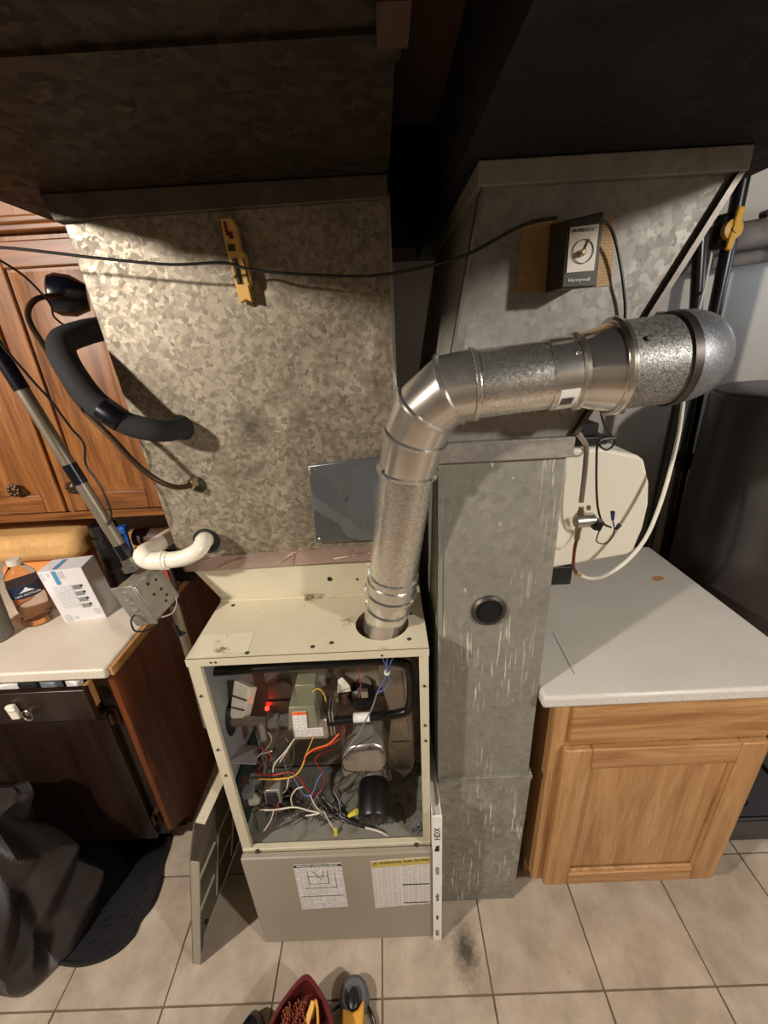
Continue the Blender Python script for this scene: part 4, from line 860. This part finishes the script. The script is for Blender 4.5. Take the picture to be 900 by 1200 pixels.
# ================================================================== HUMIDIFIER AND ITS PLUMBING
hm = thing('humidifier', 'ivory plastic humidifier on the side of the return duct', 'humidifier', (.65, .42, 1.1))
HY = .3
fr = [(.508, 1.445), (.70, 1.437), (.79, 1.412), (.806, 1.40), (.83, 1.34), (.84, 1.28), (.838, 1.21), (.825, 1.145), (.81, 1.132), (.508, 1.085)]
part('housing', MB().prism([(x, HY, z) for x, z in fr], (0, .24, 0)), 'white_plastic', hm, w=.008)
part('raised_cover', MB().prism([(x, HY-.006, z) for x, z in ((.508, 1.42), (.6, 1.416), (.606, 1.12), (.508, 1.11))], (0, .007, 0)), 'white_plastic', hm, w=.003)
part('round_boss', MB().lathe((.56, HY+.0, 1.19), (0, -1, 0), [(0, .07), (.006, .068), (.008, .06)], 28), 'white_plastic', hm, w=0)
part('base_tray', MB().box((.508, HY+.0, 1.045), (.665, HY+.2, 1.104)), 'black', hm, 'black tray below the housing', w=.003)
part('motor_cover', MB().box((.508, HY+.006, 1.444), (.71, HY+.16, 1.466)), 'black', hm, 'black motor cover on top', w=.004)
part('motor_top', MB().box((.53, HY+.02, 1.464), (.69, HY+.14, 1.496)), 'black_matte', hm, w=.004)
sv = thing('solenoid_valve', 'small nickel solenoid valve on a steel tube before the humidifier', 'valve', at(682, 640, y=.2))
VY = .2; vb = at(681, 611, y=VY)
part('valve_body', MB().lathe(vb+Vector((-.016, 0, 0)), (1, 0, .05), [(0, .012), (.003, .0165), (.032, .0165), (.035, .012), (.048, .012)], 12), 'alu', sv)
part('valve_stem', MB().lathe(vb+Vector((-.004, 0, .012)), (0, 0, 1), [(0, .008), (.016, .008), (.016, .006), (.026, .006)], 6), 'brass', sv)
part('valve_outlet', MB().lathe(vb+Vector((-.004, 0, -.01)), (0, 0, -1), [(0, .008), (.012, .008), (.012, .0065), (.038, .0065)], 6), 'brass', sv)
part('solenoid_coil', MB().obox(vb+Vector((.037, -.004, -.008)), (1, 0, -.3), (0, 1, 0), (.3, 0, 1), .02, .022, .026), 'black', sv, w=.003)
part('valve_screw', MB().lathe(vb+Vector((.006, -.004, .036)), (1, -.3, 0), [(0, .006), (.008, .006)], 10), 'steel', sv)
part('valve_bracket', MB().obox(vb+Vector((.006, -.002, .018)), (1, 0, 0), (0, 1, 0), (0, 0, 1), .04, .016, .004), 'steel', sv)
part('feed_tube', MB().tube([at(681, 588, y=VY), at(685, 555, y=.19), at(687, 525, y=.185), at(683, 515, y=.18), at(672, 501, y=.17), at(668, 495, y=.15)], .0058, 8, 5), 'steel', sv)
part('copper_tail', MB().tube([vb+Vector((-.004, 0, -.046)), vb+Vector((-.006, 0, -.075)), at(672, 664, y=VY), at(677, 673, y=VY)], .0042, 8, 5), 'copper_bright', sv)
part('tail_nut', MB().lathe(at(675, 671, y=VY), (1, 0, -.4), [(0, .007), (.014, .007)], 6), 'brass', sv)
for a, b in (((718, 609), (718, 600)), ((722, 620), (726, 615))):
    part('wire_nut', MB().cyl(at(*a, y=.21), at(*b, y=.205), .0035, .0055, 8), 'nut_blue', sv)
part('coil_lead', MB().tube([vb+Vector((.045, -.006, -.02)), at(699, 634, y=.2), at(709, 637, y=.2), at(717, 630, y=.205), at(720, 621, y=.21), at(718, 610, y=.21)], .0016, 6, 5), 'blackwire', sv)
cable('white_water_tube', [at(677, 673, y=.2), at(692, 678, y=.2), at(710, 674, y=.2), at(735, 657, y=.21), at(757, 630, y=.22), at(774, 590, y=.24), at(787, 545, y=.26), at(796, 505, y=.28), at(801, 468, y=.3), at(806, 430, y=.42), at(815, 380, y=.62), at(829, 320, y=.86), at(838, 272, y=.965)], .0046, 'hose', 'white plastic tube curving from the solenoid valve up behind the flue', 'tube', n=10)

# ================================================================== BACK RIGHT: PIPES AND WATER HEATER
gp = thing('gas_riser', 'black iron riser with a yellow valve handle at the back wall', 'pipe', at(782, 648, y=.92))
GYY = .92; g0 = at(781, 655, y=GYY); gtop = at(863, 232, y=GYY)
part('riser_pipe', MB().cyl((g0.x, GYY, .3), (gtop.x, GYY, 2.3), .022), 'black_iron', gp)
part('coupling', MB().lathe(at(800, 543, y=GYY), (0, 0, 1), [(-.02, .028), (.0, .034), (.008, .034), (.012, .04), (.022, .04), (.024, .03), (.045, .03)], 8), 'black_iron', gp)
yh = at(861, 268, y=GYY-.05)
vh = part('valve_handle', MB().obox(yh, (.1, 0, 1), (0, 1, 0), (1, 0, -.1), .12, .012, .022), 'yellow_paint', gp, 'yellow shut-off handle', w=.004)
part('handle_hub', MB().lathe(yh+Vector((0, .02, 0)), (0, -1, 0), [(0, .03), (.018, .03), (.022, .012), (.03, .012)], 14), 'yellow_paint', vh)
part('valve_body', MB().lathe((yh.x, GYY, yh.z), (0, 0, 1), [(-.05, .026), (-.035, .033), (.035, .033), (.05, .026)], 8), 'black_iron', gp)
bs = thing('slanted_pipe', 'second black pipe descending behind the flue elbow', 'pipe', at(815, 372, y=.7))
sa_ = at(823, 240, y=.8); sb_ = at(814, 385, y=.8); sd_ = (sb_-sa_)/(sa_.z-sb_.z)
part('pipe_run', MB().tube([sa_-sd_*.3, sa_, sb_, Vector((sb_.x, sb_.y, .002))], .019, 14, 0), 'black_iron', bs)
hp = thing('wall_pipe', 'thick dusty pipe running sideways along the back wall', 'pipe', at(860, 285, y=1.03))
a = at(800, 288, y=1.03); b = at(900, 272, y=1.03)
part('pipe_run', MB().cyl(a-(b-a)*2.0, b+(b-a)*2, .046), 'dusty_pipe', hp)
part('lower_pipe', MB().cyl(a-(b-a)*2+Vector((0, -.02, -.075)), b+(b-a)*2+Vector((0, -.02, -.075)), .022), 'dusty_pipe', hp)
part('pipe_fitting', MB().lathe(at(893, 252, y=1.0), (0, -1, 0), [(0, .012), (.03, .012)], 10), 'black_iron', hp)
wh = thing('water_heater', 'tall dark grey water heater tank behind the speckled counter', 'water heater', (1.6, .68, 0))
WX, WY, WR, WZ = 1.565, .66, .285, 1.5
part('tank_jacket', MB().lathe((WX, WY, 0), (0, 0, 1), [(.02, WR-.01), (.03, WR), (WZ-.03, WR), (WZ-.015, WR-.004), (WZ-.01, WR-.02)], 56), 'heater', wh)
part('tank_top', MB().lathe((WX, WY, WZ-.012), (0, 0, 1), [(0, WR-.012), (.01, WR-.016), (.016, WR-.03), (.02, .1)], 48), 'heater', wh)
part('tank_foot', MB().lathe((WX, WY, 0), (0, 0, 1), [(0, WR-.03), (.02, WR-.03)], 40), 'black_matte', wh)
part('draft_hood', MB().lathe((WX+.05, WY, WZ), (0, 0, 1), [(0, .09), (.02, .085), (.07, .05), (.5, .05)], 24), 'pipe2', wh)
bn = thing('floor_bin', 'dark grey plastic bin beside the oak cabinet', 'bin', (1.33, .27, 0))
q = at(858, 958, z=0)
bx0 = Vector((1.2, .2, 0))
part('bin_body', MB().hexa([bx0, bx0+Vector((.3, .0, 0)), bx0+Vector((.3, .3, 0)), bx0+Vector((0, .3, 0))], [bx0+Vector((-.02, -.02, .16)), bx0+Vector((.32, -.02, .16)), bx0+Vector((.32, .32, .16)), bx0+Vector((-.02, .32, .16))]), 'bin_grey', bn, w=.012)
part('bin_rim', MB().tube([bx0+Vector(p) for p in ((-.02, -.02, .16), (.32, -.02, .16), (.32, .32, .16), (-.02, .32, .16), (-.02, -.02, .16))], .009, 8, 0), 'black', bn)
part('bin_hose', MB().tube([bx0+Vector(p) for p in ((.02, .05, .165), (.05, .02, .2), (.1, .01, .21), (.14, .03, .17))], .014, 10, 4), 'black', bn)
part('hose_band', MB().sphere(bx0+Vector((.055, .02, .205)), .016, 10, 6), 'yellow_paint', bn)

# ================================================================== ON THE FLOOR
# furnace upper door leaning on the furnace side, unpainted inside facing right
ud = thing('furnace_door', 'removed furnace door with louvres leaning against the furnace side', 'panel', (-.42, .15, 0))
du = Vector((.22, 0, 1)).normalized()       # up the leaning panel
dd = Vector((.1, 1, 0)).normalized()          # along its bottom edge, into the room
dn = du.cross(dd).normalized()
if dn.x < 0: dn = -dn
o0 = Vector((-.497, -.062, .004)); DW, DH = .51, .645
def dpt(s, t, n=0): return o0+dd*(s*DW)+du*(t*DH)+dn*n
part('door_skin', MB().prism([dpt(0, 0), dpt(1, 0), dpt(1, 1), dpt(.03, 1), dpt(-.01, .83)], -dn*.003), 'panel_in', ud)
part('door_flange', MB().prism([dpt(0, 0), dpt(-.01, .82), dpt(-.01, .82, .022), dpt(0, 0, .022)], dd*.003), 'taupe', ud)
part('door_flange', MB().prism([dpt(.04, 1), dpt(1, 1), dpt(1, 1, .024), dpt(.04, 1, .024)], -du*.003), 'beige', ud)
for s in (.06, .28, .50, .72):
    for t in (.58, .32):
        part('louvre', MB().prism([dpt(s, t, .0005), dpt(s+.18, t, .0005), dpt(s+.18, t, .006), dpt(s, t, .006)], du*.004), 'beige', ud)
    part('louvre', MB().prism([dpt(s, .08, .0005), dpt(s, .58, .0005), dpt(s, .58, .005), dpt(s, .08, .005)], dd*.003), 'beige', ud)
part('door_clip', MB().obox(dpt(.06, .06, .008), du, dd, dn, .05, .012, .012), 'steel', ud)
part('rubber_bumper', MB().sphere(dpt(.14, .1, .004), .007, 8, 6), 'black', ud)
# filter edge standing between furnace and return duct
fi = thing('air_filter', 'white pleated filter edge standing between furnace and return duct', 'filter', (.2415, .2, 0))
part('filter_frame', MB().box((.2312, -.03, .002), (.2558, -.026, .595)).box((.2312, -.026, .002), (.2330, .47, .58)).box((.2540, -.026, .002), (.2558, .47, .58)), 'filter', fi)
part('filter_mesh', MB().box((.2332, -.02, .01), (.2538, .47, .57)), 'carton_side', fi)
for s_, z, sz in (('HDX', .50, .023), ('16X20', .345, .013), ('16x20x1', .215, .0115), ('MERV', .12, .009), ('HDX', .03, .014)):
    text('lettering', s_, fi, 'ink', (.2435, -.0304, z), (0, 0, 1), (-1, 0, 0), sz)
part('logo_mark', MB().prism([(.2355, -.0302, .452), (.2485, -.0302, .452), (.2485, -.0302, .478), (.240, -.0302, .474)], (0, -.0004, 0)), 'ink', fi)
# boot tray and dark bag
mo_ = [at(u, v, z=0) for u, v in ((198, 975), (200, 990), (192, 1015), (190, 1035), (180, 1062), (165, 1082), (158, 1098), (140, 1116), (118, 1128), (92, 1134), (66, 1131), (48, 1124))]
mo_ += [Vector((-1.1, .0, 0)), Vector((-1.35, .0, 0)), Vector((-1.45, .12, 0)), Vector((-1.42, .30, 0)), Vector((-1.2, .325, 0)), Vector((-.9, .325, 0))]
cen = sum(mo_, Vector())/len(mo_)
Pm = []
for i in range(len(mo_)):
    p0, p1, p2, p3 = mo_[i-1], mo_[i], mo_[(i+1) % len(mo_)], mo_[(i+2) % len(mo_)]
    for k in range(5):
        t_ = k/5; Pm.append(.5*((2*p1)+(p2-p0)*t_+(2*p0-5*p1+4*p2-p3)*t_*t_+(3*p1-p0-3*p2+p3)*t_**3))
def scl(f, z): return [Vector((cen.x+(p.x-cen.x)*f, cen.y+(p.y-cen.y)*f, z)) for p in Pm]
mt = solo('boot_tray', MB().rings([scl(1, .001), scl(1.0, .01), scl(.985, .016), scl(.955, .016), scl(.93, .006), scl(.2, .006)]), 'mat_black', 'black rubber boot tray with raised rim on the floor', 'tray')
for k in range(26):
    a = random.uniform(0, 6.28); rr = random.uniform(.3, .85); p_ = Pm[int(a/6.29*len(Pm))]
    part('tread_rib', MB().obox(Vector((cen.x+(p_.x-cen.x)*rr, cen.y+(p_.y-cen.y)*rr, .0075)), (1, .6, 0), (-.6, 1, 0), (0, 0, 1), .02, .004, .003), 'black', mt)
# bag: draped cloth over a hidden upright shape, with creases
def bag():
    n, m = 120, 64; R = []
    keys = [(0, .29, .15), (.08, .29, .15), (.3, .27, .135), (.55, .265, .115), (.8, .262, .1), (.95, .255, .085), (1, .235, .06)]
    for j in range(m+1):
        h = j/m
        for (h0, a0_, b0_), (h1, a1_, b1_) in zip(keys, keys[1:]):
            if h0 <= h <= h1:
                f = (h-h0)/(h1-h0); ra = a0_+(a1_-a0_)*f; rb = b0_+(b1_-b0_)*f; break
        ring = []
        for i in range(n):
            a = 2*math.pi*i/n; ca, sa = math.cos(a), math.sin(a)
            ex_ = 2/3.2
            x = ra*abs(ca)**ex_*(1 if ca > 0 else -1); y = rb*abs(sa)**ex_*(1 if sa > 0 else -1)
            z = .012+h*(.63-.08*((x+.25)/.5))
            v = Vector((x*5, y*5, z*4))
            wv = mnoise.noise(v*.5)*.5
            q1 = 4*a/(2*math.pi)+h*1.1+wv*1.4; q2 = 7*a/(2*math.pi)-h*1.3+wv*2.2+.3
            d = (.1*(2*abs(q1-math.floor(q1+.5))-.6)+.035*(2*abs(q2-math.floor(q2+.5))-.5)+.02*mnoise.noise(v*1.2))*min(1, h*6+.25)*(1 if h < .97 else .3)
            ring.append(Vector((-1.17+x+ca*d, .025+y+sa*d+h*.03, z)))
        R.append(ring)
    return MB().rings(R)
bgo = thing('dark_bag', 'rumpled dark nylon bag standing on the boot tray', 'bag', (-1.17, .06, .012))
part('bag_cloth', bag(), 'cloth_black', bgo, angle=.55)
from mathutils.bvhtree import BVHTree
bco = [o for o in bgo.children if o.name.startswith('bag_cloth')][0]
bvh = BVHTree.FromPolygons([v.co+bgo.location for v in bco.data.vertices], [tuple(p.vertices) for p in bco.data.polygons])
hit, nn_, _i, _d = bvh.ray_cast(CAM, (at(-4, 882, y=.05)-CAM).normalized())
if hit:
    nn_ = nn_ if nn_.dot(CAM-hit) > 0 else -nn_
    upv = (Vector((0, 0, 1))-nn_*nn_.z).normalized(); rgt = upv.cross(nn_)
    text('lettering', 'OUTDOOR', bgo, 'white_ink', hit+nn_*.004, (rgt+upv*.35), (upv-rgt*.35), .022, 'CENTER')
# tool pouch, shoe and cutter at the bottom edge of the photo
def blob_ring(c, pts, z): return [Vector((c[0]+x, c[1]+y, z)) for x, y in pts]
def ell(rx, ry, n=28, nose=0): return [(rx*math.cos(2*math.pi*i/n)*(1-nose*max(0, math.sin(2*math.pi*i/n))**2), ry*math.sin(2*math.pi*i/n)) for i in range(n)]
tbg = thing('tool_pouch', 'maroon tool pouch with rust bristles and a yellow handle inside', 'pouch', (-.135, -.29, 0))
tc = (-.128, -.262)
part('pouch_shell', MB().rings([blob_ring(tc, ell(0.074, 0.098, 28, .35), .0), blob_ring(tc, ell(0.094, 0.115, 28, .4), .03), blob_ring(tc, ell(0.096, 0.129, 28, .45), .1), blob_ring(tc, ell(0.091, 0.127, 28, .5), .125), blob_ring(tc, ell(0.082, 0.115, 28, .5), .126), blob_ring(tc, ell(0.079, 0.110, 28, .45), .06)]), 'maroon', tbg)
part('pouch_lining', MB().rings([blob_ring(tc, ell(0.079, 0.112, 28, .48), .05), blob_ring(tc, ell(0.077, 0.109, 28, .48), .055)]), 'void', tbg)
mb = MB()
for k in range(700):
    x = random.uniform(-.07, .02); y = random.uniform(-.11, .07)
    p_ = Vector((tc[0]+x*(1 if y < 0 else 1-y*6), tc[1]+y, .097)); mb.tube([p_, p_+Vector((random.uniform(-.006, .006), random.uniform(-.006, .01), random.uniform(.025, .042)))], .0018, 4, 0)
tag(part('bristles', mb, 'bristle', tbg), kind='stuff')
part('tool_handle', MB().tube([(tc[0]+.028, tc[1]+.05, .115), (tc[0]+.035, tc[1]+.072, .14), (tc[0]+.045, tc[1]+.04, .135), (tc[0]+.055, tc[1]-.05, .125), (tc[0]+.06, tc[1]-.1, .12)], .0035, 8, 5), 'tool_yellow', tbg)
part('handle_tip', MB().obox((tc[0]+.022, tc[1]+.055, .128), (.4, 1, .3), (1, -.4, 0), (0, 0, 1), .04, .014, .01), 'tool_yellow', tbg, w=.002)
sh = thing('work_shoe', 'dark maroon shoe tip at the bottom edge beside the tool pouch', 'shoe', (-.27, -.28, 0))
sc_ = (-.272, -.258)
part('shoe_upper', MB().rings([blob_ring(sc_, ell(.042, .085, 24, .2), .012), blob_ring(sc_, ell(.044, .088, 24, .2), .04), blob_ring(sc_, ell(.036, .07, 24, .2), .07), blob_ring((sc_[0], sc_[1]-.01), ell(.018, .045, 24, .2), .085)]), 'black', sh)
part('shoe_sole', MB().rings([blob_ring(sc_, ell(.044, .088, 24, .2), 0), blob_ring(sc_, ell(.048, .092, 24, .2), .006), blob_ring(sc_, ell(.047, .091, 24, .2), .026), blob_ring(sc_, ell(.04, .085, 24, .2), .028)]), 'maroon', sh)
ctl = thing('tape_tool', 'yellow and grey hand tool with a black button beside the pouch', 'tool', (-.01, -.24, 0))
tc2 = (-.004, -.15)
part('rubber_head', MB().rings([blob_ring(tc2, ell(.038, .04), .001), blob_ring(tc2, ell(.042, .044), .012), blob_ring(tc2, ell(.04, .042), .034), blob_ring(tc2, ell(.032, .034), .042)]), 'grey_rubber', ctl)
part('button', MB().rings([blob_ring((tc2[0], tc2[1]-.01), ell(.016, .024, 20, .4), .04), blob_ring((tc2[0], tc2[1]-.01), ell(.015, .022, 20, .4), .056), blob_ring((tc2[0], tc2[1]-.01), ell(.009, .014, 20, .4), .06)]), 'black', ctl)
part('tool_body', MB().prism([(tc2[0]-.03, tc2[1]-.026, .004), (tc2[0]-.012, tc2[1]-.03, .004), (tc2[0], tc2[1]-.034, .004), (tc2[0]+.012, tc2[1]-.03, .004), (tc2[0]+.03, tc2[1]-.01, .004), (tc2[0]+.026, tc2[1]-.12, .004), (tc2[0]-.024, tc2[1]-.12, .004)], (0, 0, .05)), 'tool_yellow', ctl, w=.006)
part('cord', MB().tube([(tc2[0]+.034, tc2[1]-.01, .02), (tc2[0]+.06, tc2[1]-.05, .01), (tc2[0]+.07, tc2[1]-.12, .006)], .004, 8, 4), 'black', ctl)
part('cord', MB().tube([(tc2[0]-.036, tc2[1]-.01, .02), (tc2[0]-.06, tc2[1]-.022, .02)], .004, 8, 0), 'black', ctl)
